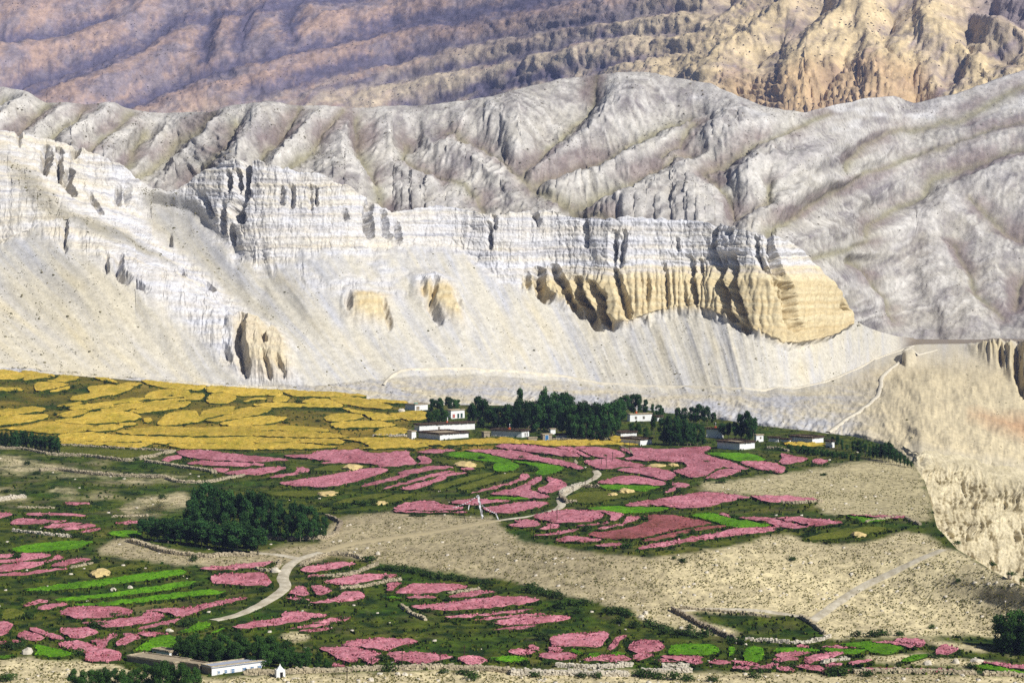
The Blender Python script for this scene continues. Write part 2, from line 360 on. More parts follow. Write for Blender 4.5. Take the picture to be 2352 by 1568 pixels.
'B1': """-40,15 60,5 118,22 60,45 -40,50|235,25 300,10 500,12 770,28 750,42 500,40 330,38|95,95 170,65 350,70 500,78 620,75 550,95 400,105 250,115 120,112|395,145 480,120 640,103 760,102 700,125 520,150|550,160 680,135 800,115 885,130 800,150 620,172|740,185 820,160 930,155 880,175 780,192
1060,102 1150,88 1270,90 1260,108 1120,110|-40,400 60,380 140,392 80,410 -40,420|-40,442 180,420 190,390 260,375 400,378 470,392 400,415 250,435 120,452 -40,465|380,448 480,425 520,390 585,405 560,425 480,443 410,453|-40,495 150,462 380,450 400,472 370,495 200,520 80,540 -40,545|470,490 560,455 700,430 845,432 780,455 650,480 540,505
-40,575 200,555 450,525 630,515 560,535 350,560 150,580 -40,592|215,860 290,835 400,812 440,830 330,850 250,868|340,890 440,855 560,840 635,850 560,872 420,900|540,930 640,890 760,868 950,880 1150,888 1220,915 1150,945 950,970 750,982 640,965|1340,912 1500,885 1750,870 1900,835 2150,790 2280,780 2200,810 1950,865 1800,920 1680,960 1580,945 1480,915
750,1020 900,1000 1150,980 1290,960 1330,918 1430,922 1520,960 1450,1000 1250,1035 1080,1060 950,1060 900,1035|1260,1075 1350,1045 1500,1015 1640,985 1660,995 1550,1030 1400,1060|-40,1010 105,1020 95,1070 50,1120 -40,1130|160,1140 200,1097 290,1097 380,1130 410,1155 340,1180 250,1170|275,1065 360,1065 430,1100 520,1130 585,1160 530,1175 460,1150 380,1112 290,1090
545,1085 600,1070 800,1072 880,1090 905,1115 800,1140 680,1155 600,1130|830,1180 960,1160 1020,1125 1080,1125 1060,1150 1000,1180 970,1240 930,1255 890,1235 900,1205|1130,1125 1220,1125 1295,1150 1220,1190 1110,1235 1065,1220 1080,1180 1160,1150|1260,1110 1400,1103 1550,1120 1450,1135 1320,1143
530,1205 650,1190 800,1205 950,1255 1100,1290 1110,1340 1080,1370 900,1365 790,1350 780,1295 650,1250|-40,1180 60,1185 50,1205 -40,1205|120,1170 200,1185 180,1200 130,1200"""}
FADED = {'B3': "690,210 800,185 1000,160 1200,110 1260,75 1210,40 1400,30 1550,45 1700,75 1840,105 1650,140 1400,185 1250,225 1050,248 850,235|1190,265 1400,210 1600,165 1930,125 1940,140 1700,175 1450,230 1300,262"}
GREEN = {
'B1': """100,340 250,300 450,280 650,262 860,270 800,300 700,340 500,350 250,368 150,362|220,710 500,670 900,615 1300,560 1600,535 1720,550 1650,585 1400,620 1000,665 700,700 400,725|500,800 800,765 1100,730 1400,680 1700,635 1800,650 1700,690 1400,735 1000,785 700,815 530,822
690,850 1000,825 1300,785 1600,745 1900,715 2080,730 1950,760 1600,795 1300,830 1000,862 750,865|980,200 1080,178 1280,178 1280,220 1130,225|285,1215 400,1225 550,1260 670,1300 600,1325 450,1325 330,1310 340,1260|-40,1330 100,1310 130,1320 40,1345
1230,1265 1330,1200 1440,1147 1580,1142 1615,1170 1600,1235 1450,1260 1300,1275|1640,1100 1750,1060 1800,1010 1930,1015 1910,1060 1820,1095 1720,1115|1920,1125 2050,1065 2070,1070 1990,1115""",
'B2': "2145,1345 2250,1322 2430,1325 2500,1360 2400,1375 2200,1362|1150,780 1250,775 1350,790 1250,800",
'B3': """530,1262 590,1262 650,1300 600,1305|690,1325 740,1290 815,1300 770,1330|905,1305 960,1285 1055,1303 1000,1314|1440,1305 1470,1220 1620,1208 1820,1212 1910,1275 1850,1308 1750,1318 1600,1310|1990,1245 2040,1240 2050,1290 2000,1320|2140,1355 2150,1240 2300,1240 2310,1310 2290,1368
1640,35 1720,12 1850,12 2050,60 2350,110 2350,128 2150,143 2020,138 1900,100 1750,60""",
'B4': "650,1213 800,1195 1000,1193 1240,1240 1200,1280 1080,1310 960,1300 860,1256|50,1285 100,1245 250,1240 490,1265 400,1282 150,1285|500,1254 650,1256 850,1270 910,1285 800,1310 620,1300|1230,1365 1330,1315 1430,1300 1480,1315 1400,1350 1260,1378|1880,1405 2050,1410 2350,1468 2420,1490 2350,1502 2200,1480 1980,1440|720,28 850,42 1090,65 950,85 870,92 800,60",
'A3': "690,1430 850,1412 1100,1415 1450,1425 1400,1450 1250,1470 1050,1478 850,1465|810,1218 1000,1218 1350,1226 1340,1250 1200,1275 1000,1265 850,1257|1790,925 1950,920 2200,935 2330,990 2280,1003 2080,1003 1930,962|10,1000 180,1012 350,1028 480,1057 420,1100 300,1125 215,1115 245,1065 170,1032",
'A2': "1745,950 1850,920 2050,930 2250,965 2340,990 2300,1010 2100,998 1900,972|2200,1015 2345,1005 2420,1045 2330,1085 2190,1085|2090,1345 2200,1330 2480,1335 2550,1350 2350,1358 2200,1352"}
OLIVE = {
'A2': "1600,1240 1800,1180 2000,1125 2150,1100 2190,1110 2050,1160 1850,1210 1700,1255|1850,1250 2000,1195 2200,1120 2350,1105 2430,1105 2350,1150 2200,1190 2050,1235 1930,1265|1640,990 1800,990 2000,1003 2090,1030 2080,1055 1950,1055 1780,1030|520,1070 700,1037 860,1032 1050,1047 950,1065 750,1085 600,1093|100,1290 350,1275 750,1270 700,1290 500,1320 300,1322 150,1310|730,1380 900,1330 1100,1295 1250,1300 1100,1335 900,1380|1100,1370 1250,1310 1450,1290 1440,1310 1300,1370 1150,1390",
'A3': "500,1340 650,1285 850,1275 950,1282 1250,1285 1150,1310 900,1350 700,1390 580,1375|1240,1040 1380,1030 1530,1050 1400,1085 1270,1058",
'A1': "570,870 800,878 1100,898 1400,915 1500,922 1350,955 1200,968 950,955 560,922",
'B1': "15,980 50,890 150,885 230,925 200,955 100,975|900,540 1100,495 1350,490 1250,515 1050,545",
'B4': "330,255 450,210 700,165 900,135 1090,145 1000,180 800,215 550,250"}
def polys(d):
    out = []
    for k, s in d.items():
        for p in s.replace('\n', '|').split('|'):
            p = p.strip()
            if p: out.append(crop(k, [tuple(float(t) for t in q.split(',')) for q in p.split()]))
    return out
PLOTS = [('yellow', p) for p in polys(YELLOW)] + [('pink', p) for p in polys(PINK)] + [('faded', p) for p in polys(FADED)] + \
        [('green', p) for p in polys(GREEN)] + [('olive', p) for p in polys(OLIVE)]
def catmull(pts, n=5, closed=True):
    P = [np.array(p, float) for p in pts]; m = len(P); out = []
    for i in range(m if closed else m - 1):
        if closed: a, b, c, d = P[i - 1], P[i], P[(i + 1) % m], P[(i + 2) % m]
        else: a, b, c, d = P[max(i - 1, 0)], P[i], P[i + 1], P[min(i + 2, m - 1)]
        for k in range(n):
            t = k / n
            out.append(0.5 * (2 * b + (c - a) * t + (2 * a - 5 * b + 4 * c - d) * t * t + (3 * b - a - 3 * c + d) * t ** 3))
    if not closed: out.append(P[-1])
    return np.array(out)
# ground left bare (sand, gravel, rubble)
SAND = [
 [(745,1205),(790,1190),(900,1172),(1010,1180),(1130,1188),(1190,1240),(1300,1262),(1440,1278),(1480,1285),(1560,1272),(1700,1250),(1810,1222),(1850,1245),(1960,1252),(2090,1215),(2180,1258),(2352,1345),(2520,1400),(2520,1470),(2352,1462),(2150,1458),(1900,1468),(1860,1425),(1700,1405),(1560,1400),(1480,1405),(1390,1385),(1250,1350),(1150,1325),(1000,1310),(880,1292),(760,1275),(700,1278),(600,1272),(640,1255),(740,1245)],
 [(1440,1405),(1540,1395),(1640,1425),(1720,1460),(1640,1455),(1560,1440),(1480,1425)],
 [(1590,1112),(1700,1100),(1830,1082),(1960,1060),(2060,1050),(2110,1075),(2135,1150),(2140,1195),(2060,1190),(1950,1188),(1880,1172),(1870,1145),(1730,1138),(1640,1130)],
 [(-300,1048),(40,1046),(140,1070),(260,1090),(400,1092),(480,1098),(380,1104),(250,1104),(120,1090),(-300,1066)],
 [(-300,1130),(60,1135),(70,1150),(-300,1158)],
 [(270,1160),(330,1140),(430,1130),(450,1160),(350,1190),(290,1190)],
 [(110,1120),(170,1118),(190,1140),(120,1145)],
 [(215,1268),(262,1238),(300,1235),(420,1268),(560,1278),(610,1272),(640,1290),(560,1300),(430,1298),(300,1285)],
 [(580,1270),(660,1255),(780,1245),(800,1265),(720,1290),(640,1295)],
 [(-300,1512),(60,1510),(270,1520),(290,1545),(480,1556),(700,1548),(1150,1536),(1500,1540),(1640,1542),(2000,1546),(2352,1552),(2650,1560),(2650,1700),(-300,1700)],
 [(1975,1505),(2120,1500),(2200,1515),(2300,1520),(2330,1535),(2150,1528),(1990,1520)],
 [(2080,1462),(2200,1475),(2320,1500),(2352,1520),(2300,1500),(2180,1490)],
 [(640,1455),(700,1450),(720,1470),(660,1475)],
]
NOSAND = [[(1580,1408),(1680,1402),(1840,1412),(1890,1452),(1860,1462),(1720,1458),(1640,1430)]]
PATHS = [
 # x, y, half width (m): traced centre lines of tracks on the terrace
 ([(490,1425),(540,1412),(590,1392),(630,1370),(655,1348),(650,1325),(664,1300),(690,1282),(735,1268)], 1.9),
 ([(735,1268),(800,1250),(900,1235),(1000,1220),(1080,1205),(1140,1195)], 2.4),
 ([(690,1282),(640,1273),(595,1268)], 1.6),
 ([(1140,1195),(1210,1185),(1270,1172),(1290,1160),(1287,1145),(1310,1128),(1345,1108),(1372,1092),(1368,1080)], 1.5),
 ([(1860,1428),(1900,1400),(1960,1360),(2030,1325),(2100,1290),(2165,1262)], 1.8),
 ([(1545,1400),(1650,1397),(1760,1402),(1860,1418)], 1.4),
]
# ------------------------------------------------------------------ the terrace with the village and the plots
NC = np.array([
(-300,1640,-93),(600,1640,-93),(1300,1640,-94),(2000,1640,-94),(2650,1640,-94),
(-300,1480,-90),(400,1490,-90.5),(1000,1480,-91),(1600,1490,-92.5),(2100,1490,-92.5),(2650,1490,-92.5),
(-300,1370,-87.5),(300,1370,-88),(800,1380,-89),(1200,1400,-90.5),(1500,1425,-91.5),(1900,1450,-92),(2300,1455,-92),(2650,1475,-92),
(-300,1260,-85),(200,1260,-85.5),(600,1280,-86.5),(850,1295,-87),(1100,1325,-88.5),
(1200,1250,-82),(1500,1268,-81.5),(1800,1225,-80),(2000,1225,-79),(2170,1258,-78.5),(2352,1345,-82),(2640,1450,-88),
(1600,1340,-86.5),(2000,1340,-86),(2250,1380,-87),
(700,1240,-84.5),(900,1185,-82),(1130,1195,-81),
(-300,1150,-82.5),(100,1150,-82.5),(500,1170,-83),(1300,1150,-80),(1600,1150,-79.5),(1900,1140,-79),(2120,1150,-78.5),
(-300,1040,-78.5),(300,1050,-80),(800,1060,-79.5),(1300,1050,-78.5),(1700,1050,-78),(2080,1065,-77.5),
(-300,940,-70),(200,950,-73),(600,960,-76),(1000,980,-77),(1400,980,-77),(1800,1005,-77),
(-300,838,-58),(0,850,-61),(450,885,-68),(740,905,-72.5),(900,922,-75),(1200,930,-76),(1450,938,-76.5),(1750,978,-77),(1950,1000,-77)], float)
def _U(r2): return np.where(r2 > 0, r2 * np.log(r2 + 1e-12), 0.0)
_nx, _ny = NC[:, 0] / 1000, NC[:, 1] / 300
_inv = tan_row(NC[:, 1]) / NC[:, 2] * 1000
_n = len(NC)
_K = _U((_nx[:, None] - _nx) ** 2 + (_ny[:, None] - _ny) ** 2) + 2e-4 * np.eye(_n)
_Pm = np.stack([np.ones(_n), _nx, _ny], 1)
_A = np.block([[_K, _Pm], [_Pm.T, np.zeros((3, 3))]])
_w = np.linalg.solve(_A, np.concatenate([_inv, np.zeros(3)]))
def nd(px, py):
    px = np.asarray(px, float); py = np.asarray(py, float)
    x, y = px / 1000, py / 300
    s = _w[_n] + _w[_n + 1] * x + _w[_n + 2] * y
    for i in range(_n):
        s = s + _w[i] * _U((x - _nx[i]) ** 2 + (y - _ny[i]) ** 2)
    return 1000 / s
def rough_z(X, Y):
    return 0.22 * fbm(X / 11, Y / 11, 3, 3) + 0.3 * fbm(X / 45, Y / 45, 2, 5)
def GP(px, py):
    p = PW(px, py, nd(px, py))
    p[..., 2] += rough_z(p[..., 0], p[..., 1])
    return p
YB = np.array([(-320,838),(0,850),(240,868),(450,885),(740,905),(900,922),(1000,930),(1200,932),(1450,938),(1600,955),(1750,978),(1850,988),(1950,1000),(2000,1012),(2050,1030),(2095,1062),(2125,1105),(2137,1150),(2152,1210),(2200,1262),(2280,1310),(2352,1345),(2500,1400),(2700,1470)], float)
def yb(px): return np.interp(px, YB[:, 0], YB[:, 1])

# raster of what covers the ground
RX0, RY0, RSX, RSY = -320, 820, 2, 1.5
_gx, _gy = np.meshgrid(np.arange(RX0, 2720, RSX), np.arange(RY0, 1700, RSY))
def raster(plist):
    m = np.zeros(_gx.shape, bool)
    for p in plist:
        p = np.asarray(p); x0, y0 = p.min(0); x1, y1 = p.max(0)
        a = int(max(0, (x0 - RX0) // RSX)); b = int(min(_gx.shape[1], (x1 - RX0) // RSX + 2))
        c = int(max(0, (y0 - RY0) // RSY)); d = int(min(_gx.shape[0], (y1 - RY0) // RSY + 2))
        if b > a and d > c: m[c:d, a:b] |= pip(_gx[c:d, a:b], _gy[c:d, a:b], p)
    return m
def look(m, px, py):
    i = np.clip(((np.asarray(py) - RY0) / RSY).astype(int), 0, m.shape[0] - 1)
    j = np.clip(((np.asarray(px) - RX0) / RSX).astype(int), 0, m.shape[1] - 1)
    return m[i, j]
def blur(m, k):
    m = m.astype(float)
    for ax in (0, 1):
        c = np.cumsum(np.pad(m, [(k + 1, k) if a == ax else (0, 0) for a in (0, 1)], mode='edge'), ax)
        n = m.shape[ax]
        m = (np.take(c, np.arange(n) + 2 * k + 1, ax) - np.take(c, np.arange(n), ax)) / (2 * k + 1)
    return m
SMOOTH_PLOTS = [(k, catmull(p, 4)) for k, p in PLOTS]
M_field = raster([p for k, p in SMOOTH_PLOTS])
M_yel = blur(raster([[(-300,838),(0,848),(240,866),(450,883),(740,903),(900,920),(960,945),(930,1000),(1000,1012),(1440,1030),(1400,1035),(900,1035),(400,1030),(240,1010),(140,1000),(-300,1000)]]), 4)
M_sand = raster(SAND) & ~raster(NOSAND)
M_sandb = blur(M_sand, 6)
M_path = np.zeros(_gx.shape, bool)
for pts, hw in PATHS:
    c = catmull(pts, 6, closed=False)
    for x, y in c:
        w = (hw + 1.2) * F / 750; hh = w * 0.14
        M_path |= ((_gx - x) / w) ** 2 + ((_gy - y) / hh) ** 2 < 1

C_GRASS = lin(70, 104, 20, .64); C_GRASS2 = lin(116, 118, 40, .64); C_DARK = lin(36, 62, 18, .62)
C_SAND = lin(232, 216, 170, .82); C_SAND2 = lin(206, 191, 150, .77); C_BROWN = lin(128, 110, 78, .7)
ncol = 1020; nrow = 236
pxs = np.linspace(-300, 2680, ncol)
v = np.linspace(0, 1, nrow) ** 1.0
ybs = yb(pxs)
PX = np.broadcast_to(pxs, (nrow, ncol)).copy()
PY = ybs + (1650 - ybs) * v[:, None]
Pn = GP(PX, PY)
X, Y = Pn[..., 0], Pn[..., 1]
jx = PX + 16 * fbm(X / 14, Y / 14, 3, 8); jy = PY + 4.5 * fbm(X / 14, Y / 14, 3, 9)
sand = look(M_sandb, jx, jy)
sand = sstep(.12, .88, sand + .35 * fbm(X / 5, Y / 9, 3, 12))
n1 = fbm(X / 30, Y / 30, 4, 1); n2 = fbm(X / 7, Y / 7, 3, 2)
sand = np.clip(sand + 0.5 * np.clip(n1 - 0.35, 0, 1) + 0.9 * np.clip(n2 - 0.5, 0, 1) - 0.9 * np.clip(-n2 - 0.45, 0, 1) * (PY < 1480), 0, 1)
sand = sand * np.where((PX < 470) & (PY > 1035) & (PY < 1200), np.clip(.45 + 1.6 * n1 + .8 * n2, 0, 1), 1)
left_dry = sstep(420, 250, PX) * sstep(1030, 1050, PY) * sstep(1200, 1160, PY)
sand = np.clip(sand + left_dry * np.clip(n1 * 1.4 - .05, 0, .7), 0, 1)
g = mixc(C_GRASS, C_GRASS2, 0.5 + 1.2 * n1)
g = mixc(g, C_DARK, np.clip(0.38 - 1.8 * n2, 0, 1))
g = mixc(g, C_BROWN, np.clip(0.9 * fbm(X / 18, Y / 18, 3, 6) - 0.1, 0, .55))
yel = look(M_yel, jx, jy)
g = mixc(g, C_DARK, yel * 0.45)
g = mixc(g, lin(178, 150, 58, .66), yel * np.clip(.28 + .6 * sstep(945, 985, PY) + 1.0 * n1, 0, .92))
s = mixc(C_SAND, C_SAND2, 0.4 + 0.9 * n1 + 0.5 * n2)
s = mixc(s, lin(166, 152, 120, .70), np.clip(.75 * sstep(1650, 1250, PX) * sstep(1150, 1180, PY) * sstep(1420, 1380, PY) + .5 * np.clip(fbm(X / 22, Y / 30, 4, 11), 0, 1), 0, .6))
upper_right = sstep(1560, 1640, PX) * sstep(1200, 1180, PY)
s = mixc(s, lin(196, 184, 140, .72), upper_right * .6)
Cn = mixc(g, s, sand)
# skirt below the back edge
sk = Pn[0].copy(); _sr = sstep(2080, 2130, pxs); sk[:, 2] -= 7 + 40 * _sr; sk[:, 1] += 1.5 + 34 * _sr
verts = np.concatenate([sk[None], Pn], 0).reshape(-1, 3)
cols = np.concatenate([Cn[:1], Cn], 0).reshape(-1, 3)
vg = np.concatenate([sand[:1], sand], 0).reshape(-1)
m_ground = terrain_mat('terrace_ground', 0.55, 2.2, 0.62, 1.25, 0.5, 0.6, stretch=(1, .6, 1))
ground = mesh_obj('ground', verts, grid_faces(nrow + 1, ncol)[:, ::-1], m_ground, smooth=True, attrs={'Col': cols})
tag(ground, kind='structure')

# ------------------------------------------------------------------ the white cliff, its talus and the fan behind the village
Y3 = np.array([(-400,330),(0,325),(60,325),(130,335),(190,345),(240,365),(290,385),(310,415),(350,437),(400,440),(430,420),(480,385),(520,370),(560,366),(600,372),(650,385),(700,395),(740,400),(780,420),(820,440),(850,462),(900,485),(950,480),(1000,473),(1060,478),(1110,490),(1150,493),(1200,485),(1260,483),(1310,495),(1350,502),(1400,503),(1440,495),(1500,502),(1560,505),(1620,510),(1680,520),(1740,535),(1790,545),(1830,560),(1860,590),(1890,630),(1920,690),(1937,722),(1960,735),(2000,757),(2060,772),(2100,776),(2200,772),(2352,768),(2750,766)], float)
Y2 = np.array([(-400,580),(0,580),(100,560),(200,540),(310,500),(350,450),(400,455),(440,480),(480,520),(540,575),(600,605),(650,590),(700,570),(800,575),(850,575),(900,565),(950,560),(1050,562),(1100,600),(1150,645),(1230,662),(1260,675),(1300,697),(1350,712),(1390,745),(1440,750),(1480,732),(1540,716),(1600,712),(1640,720),(1680,737),(1740,770),(1790,797),(1850,787),(1900,772),(1935,748),(1960,752),(2000,775),(2060,783),(2100,783),(2352,779),(2750,777)], float)
Y1 = np.array([(-400,832),(0,846),(240,864),(450,882),(600,890),(740,885),(900,868),(1100,862),(1300,878),(1450,898),(1600,903),(1750,898),(1850,886),(1930,868),(2000,832),(2060,803),(2100,791),(2352,789),(2750,789)], float)
D1 = np.array([(-400,1190),(0,1215),(450,1225),(740,1215),(900,1240),(1300,1290),(1600,1270),(1750,1255),(1900,1310),(2000,1450),(2100,1640),(2352,1700),(2750,1750)], float)
S12 = np.array([(-400,31),(500,32),(900,31),(1900,30),(2000,26),(2070,8),(2750,8)], float)
S23 = np.array([(-400,50),(300,52),(380,40),(480,54),(900,58),(1300,66),(1900,68),(1950,36),(2050,10),(2750,5)], float)
def it(T, p): return np.interp(p, T[:, 0], T[:, 1])
def up(d0, y0, y1, s):
    tn = np.tan(np.radians(s)); t0, t1 = tan_row(y0), tan_row(y1)
    return (t0 * d0 - d0 * tn) / (t1 - tn)
def lerp_inv(y, ya, da, yc, dc):
    t = (y - ya) / (yc - ya)
    return 1 / (1 / da * (1 - t) + 1 / dc * t)
CN = 1640
cpx = np.concatenate([np.linspace(-330, -60, 60), np.linspace(-58, 2400, 1500), np.linspace(2404, 2700, 80)])
y3 = it(Y3, cpx) + 7 * fbm(cpx / 22, cpx * 0, 4, 4) * sstep(1960, 1900, cpx); y2 = smooth1(it(Y2, cpx), 5); y1 = smooth1(it(Y1, cpx), 26)
y2 = np.maximum(y2, y3 + 6); y1 = np.maximum(y1, y2 + 6)
d1 = smooth1(it(D1, cpx), 60)
d2 = smooth1(up(d1, y1, y2, it(S12, cpx)), 34)
d3 = smooth1(up(d2, y2, y3, it(S23, cpx)), 16)
wR = sstep(2065, 2115, cpx)
fl = sstep(2060, 2105, cpx)
d2 = d2 * (1 - fl) + fl * (d1 + 330); d3 = d3 * (1 - fl) + fl * (d1 + 450)
ybc = yb(cpx); dnb = nd(cpx, ybc)
y0 = ybc + 24; d0 = np.maximum(dnb + 3, 852 * sstep(2085, 2100, cpx))
yKB = (1 - wR) * (ybc - 6) + wR * np.interp(cpx, [2100, 2200, 2352, 2700], [1046, 1058, 1088, 1130])
dKB = (1 - wR) * (dnb + 14) + wR * np.interp(cpx, [2100, 2200, 2352, 2700], [866, 876, 890, 910])
dKB = smooth1(np.maximum(dKB, d0 + 4), 24); yKB = smooth1(yKB, 10)
d0 = np.minimum(smooth1(d0, 8), dKB - 2); d0 = np.maximum(d0, dnb + 2)
segs = [(y0, d0, yKB, dKB, 16), (yKB, dKB, y1, d1, 62), (y1, d1, y2, d2, 88), (y2, d2, y3, d3, 140)]
rowsY, rowsD, rowsK = [], [], []
for k, (ya, da, yc, dc, n) in enumerate(segs):
    for i in range(n):
        t = i / n
        yy = ya + (yc - ya) * t
        rowsY.append(yy); rowsD.append(lerp_inv(yy, ya, da, yc, dc)); rowsK.append(np.full(CN, k + t))
rowsY.append(y3); rowsD.append(d3); rowsK.append(np.full(CN, 4.0))
CY_, CD_, CK = np.array(rowsY), np.array(rowsD), np.array(rowsK)
# soften the kinks between talus and rock a little
CPX = np.broadcast_to(cpx, CY_.shape).copy()
Pc = PW(CPX, CY_, CD_)
def normals(P):
    du = np.gradient(P, axis=1); dv = np.gradient(P, axis=0)
    n = np.cross(du, dv); n /= np.linalg.norm(n, axis=-1, keepdims=True) + 1e-9
    n[n[..., 2] < 0] *= -1
    return n
Nc = normals(Pc)
for _ in range(6):
    Nc[1:-1] = (Nc[:-2] + 2 * Nc[1:-1] + Nc[2:]) / 4; Nc[:, 1:-1] = (Nc[:, :-2] + 2 * Nc[:, 1:-1] + Nc[:, 2:]) / 4
Nc /= np.linalg.norm(Nc, axis=-1, keepdims=True)
X, Y, Z = Pc[..., 0], Pc[..., 1], Pc[..., 2]
wob = 14 * fbm(CPX / 40, CY_ / 40, 4, 21)
# bare rock
rock = sstep(2.9, 3.02, CK + 0.10 * fbm(CPX / 30, CY_ / 30, 3, 22)) * sstep(1960, 1935, CPX)
def soft(poly, w=10.0, jit=1.0):
    p = np.asarray(poly, float); x0, ya = p.min(0) - 40; x1, yc = p.max(0) + 40
    m = (CPX > x0) & (CPX < x1) & (CY_ > ya) & (CY_ < yc)
    out = np.zeros(CPX.shape)
    if m.any():
        a, b = CPX[m] + wob[m] * jit, CY_[m] + 0.6 * wob[m] * jit
        ins = pip(a, b, p); cl = np.vstack([p, p[:1]])
        dd, _, _ = dist_poly(a, b, cl)
        out[m] = np.clip(0.5 + np.where(ins, dd, -dd) / w * 0.5, 0, 1)
    return out
leftrock = soft([(-340,300),(0,320),(310,420),(330,500),(440,580),(560,700),(640,770),(690,880),(600,895),(520,850),(420,775),(330,725),(230,655),(110,605),(30,470),(-340,520)], 18)
streak = soft([(0,400),(70,440),(120,500),(210,545),(300,562),(400,610),(330,600),(200,585),(100,540),(50,500)], 14)
mid_patch = soft([(440,470),(560,420),(700,430),(850,560),(980,640),(900,700),(760,690),(660,640),(600,590),(520,530)], 40) * sstep(-0.15, 0.25, fbm(CPX / 60 - CY_ / 150, CY_ / 45, 3, 23))
outA = soft([(800,672),(830,662),(890,682),(900,752),(850,745),(800,728)], 18, .8); outB = soft([(950,640),(1000,632),(1040,655),(1066,758),(1020,735),(975,700),(952,680)], 16, .8)
outC = soft([(540,770),(560,735),(600,745),(640,760),(668,800),(674,870),(620,880),(560,862)], 18, .8)
saddle = soft([(320,440),(380,430),(450,470),(480,530),(560,640),(640,720),(600,720),(500,620),(420,560),(350,500)], 20)
rock = np.clip(np.maximum(rock * (1 - saddle), np.maximum(leftrock * (1 - streak), np.maximum(mid_patch * .8, np.maximum(outA, np.maximum(outB, outC))))), 0, 1)
rivercut = soft([(1180,905),(1350,915),(1480,935),(1650,930),(1800,950),(1960,975),(1950,1000),(1800,985),(1600,960),(1400,945),(1200,925)], 25)
badl = soft([(2095,1030),(2200,1050),(2352,1075),(2700,1120),(2700,1500),(2300,1400),(2160,1280),(2110,1150)], 16)
hoodoo = soft([(2230,800),(2290,790),(2352,795),(2700,800),(2700,960),(2360,900),(2310,850),(2270,830)], 14)
# relief
disp = np.zeros(CPX.shape)
ridgeL = [(-300,330),(0,420),(100,530),(230,650),(420,770),(640,870)]
valL = [(340,430),(420,540),(520,650),(640,750),(780,840),(860,880)]
dr, _, _ = dist_poly(CPX, CY_, ridgeL); dv, _, _ = dist_poly(CPX, CY_, valL)
disp += (16 * np.exp(-(dr / 120) ** 2) - 8 * np.exp(-(dv / 90) ** 2) * sstep(3.6, 3.0, CK)) * sstep(1.95, 2.5, CK)
# gullies in the talus, following the fall line that swings to the right
Ssh = np.broadcast_to(smooth1(np.interp(cpx, [-400, 350, 900, 1300, 1600, 1900, 2100], [430, 420, 300, 210, 150, 40, 0]), 110), CPX.shape)
prog = np.clip((CY_ - 430) / 440, 0, 1.2) ** 1.25
q = CPX - Ssh * prog
tal = (1 - rock) * sstep(1.7, 2.1, CK) * sstep(2060, 1980, CPX)
disp += tal * (1.3 * ridged(q / 90, CY_ / 500, 2, 31) + 0.32 * fbm(q / 40, CY_ / 160, 3, 32) + 0.18 * fbm(q / 7, CY_ / 60, 2, 30))
fan = (1 - sstep(1.7, 2.1, CK)) * (1 - badl)
disp += fan * (1.0 * fbm(CPX / 90, CY_ / 40, 4, 33) + (.5 + .9 * sstep(1880, 2050, CPX)) * ridged(CPX / 80 - CY_ / 60, CY_ / 70 + CPX / 300, 5, 36, .55) + .6 * fbm(CPX / 14, CY_ / 8, 3, 37))
disp -= rivercut * 2.6 * np.clip(0.2 + 0.9 * ridged(CPX / 30 + CY_ / 30, CY_ / 40, 4, 34), 0, 1.2) * np.clip(.5 + 1.5 * fbm(CPX / 90, CY_ / 50, 2, 35), 0, 1)
# bedding and joints in the rock
bz = Z + 0.05 * X * (X < -150) + 2.0 * fbm(X / 60, Y / 60, 2, 41)
bed = .7 * np.tanh(3 * perlin(bz / 2.4, X / 260)) + np.tanh(2.5 * perlin(bz / 5.5 + 7, X / 400)) + 0.4 * np.tanh(3 * perlin(bz / 1.1, X / 120))
joint = ridged(CPX / 34 + 0.15 * fbm(CPX / 60, CY_ / 30, 2, 43), CY_ / 210, 3, 42)
yl0 = sstep(-10, 14, CY_ - np.interp(CPX, [-400, 1150, 1200, 1240, 1450, 1600, 1700, 1880, 1960], [2000, 2000, 640, 632, 624, 612, 615, 612, 640]))
js = np.clip(joint, -.2, 1)
disp += rock * (bed * (.55 - .45 * yl0) * np.clip(.55 + 1.2 * fbm(CPX / 70, CY_ / 35, 3, 27), .1, 1.3) + 0.9 * (joint - 0.3) + (1.6 - .8 * yl0) * fbm(CPX / 60, CY_ / 50, 4, 44) + .4 * fbm(CPX / 7, CY_ / 7, 3, 48) * (1 - .5 * yl0))
disp += rock * yl0 * 2.6 * np.abs(perlin((CPX + .5 * wob) / 15 + 4, CY_ / 220)) ** .7
disp -= rock * .45 * sstep(.62, .9, ridged(CPX / 26 + .4 * fbm(CPX / 30, CY_ / 20, 2, 29), CY_ / 150, 2, 28)) * (1 - .3 * yl0)
yellow_line = np.interp(CPX, [-400, 1150, 1200, 1240, 1450, 1600, 1700, 1880, 1960], [2000, 2000, 640, 632, 624, 612, 615, 612, 640])
yl = rock * sstep(-26, 30, CY_ - yellow_line + 16 * perlin(bz / 3, X / 150) + 0.5 * wob)
yl = np.maximum(yl, np.maximum(outA * sstep(668, 688, CY_), np.maximum(outB * sstep(655, 672, CY_), outC * .75)))
lowcliff = yl * sstep(1150, 1210, CPX)
disp += lowcliff * 4.0 * sstep(0, 40, CY_ - yellow_line)
disp += outA * 4 + outB * 5.5 + outC * 5
disp -= badl * 1.5
disp += hoodoo * (7.0 * ridged(CPX / 30, CY_ / 120, 3, 47) + 2)
CL = []
def cl6(s, wl, wr, dp): CL.append((reg(1525, 367.5, s), wl, wr, dp))
def cl5(s, wl, wr, dp): CL.append((reg(762.6, 367.5, s), wl, wr, dp))
def cl4(s, wl, wr, dp): CL.append((reg(0, 367.5, s), wl, wr, dp))
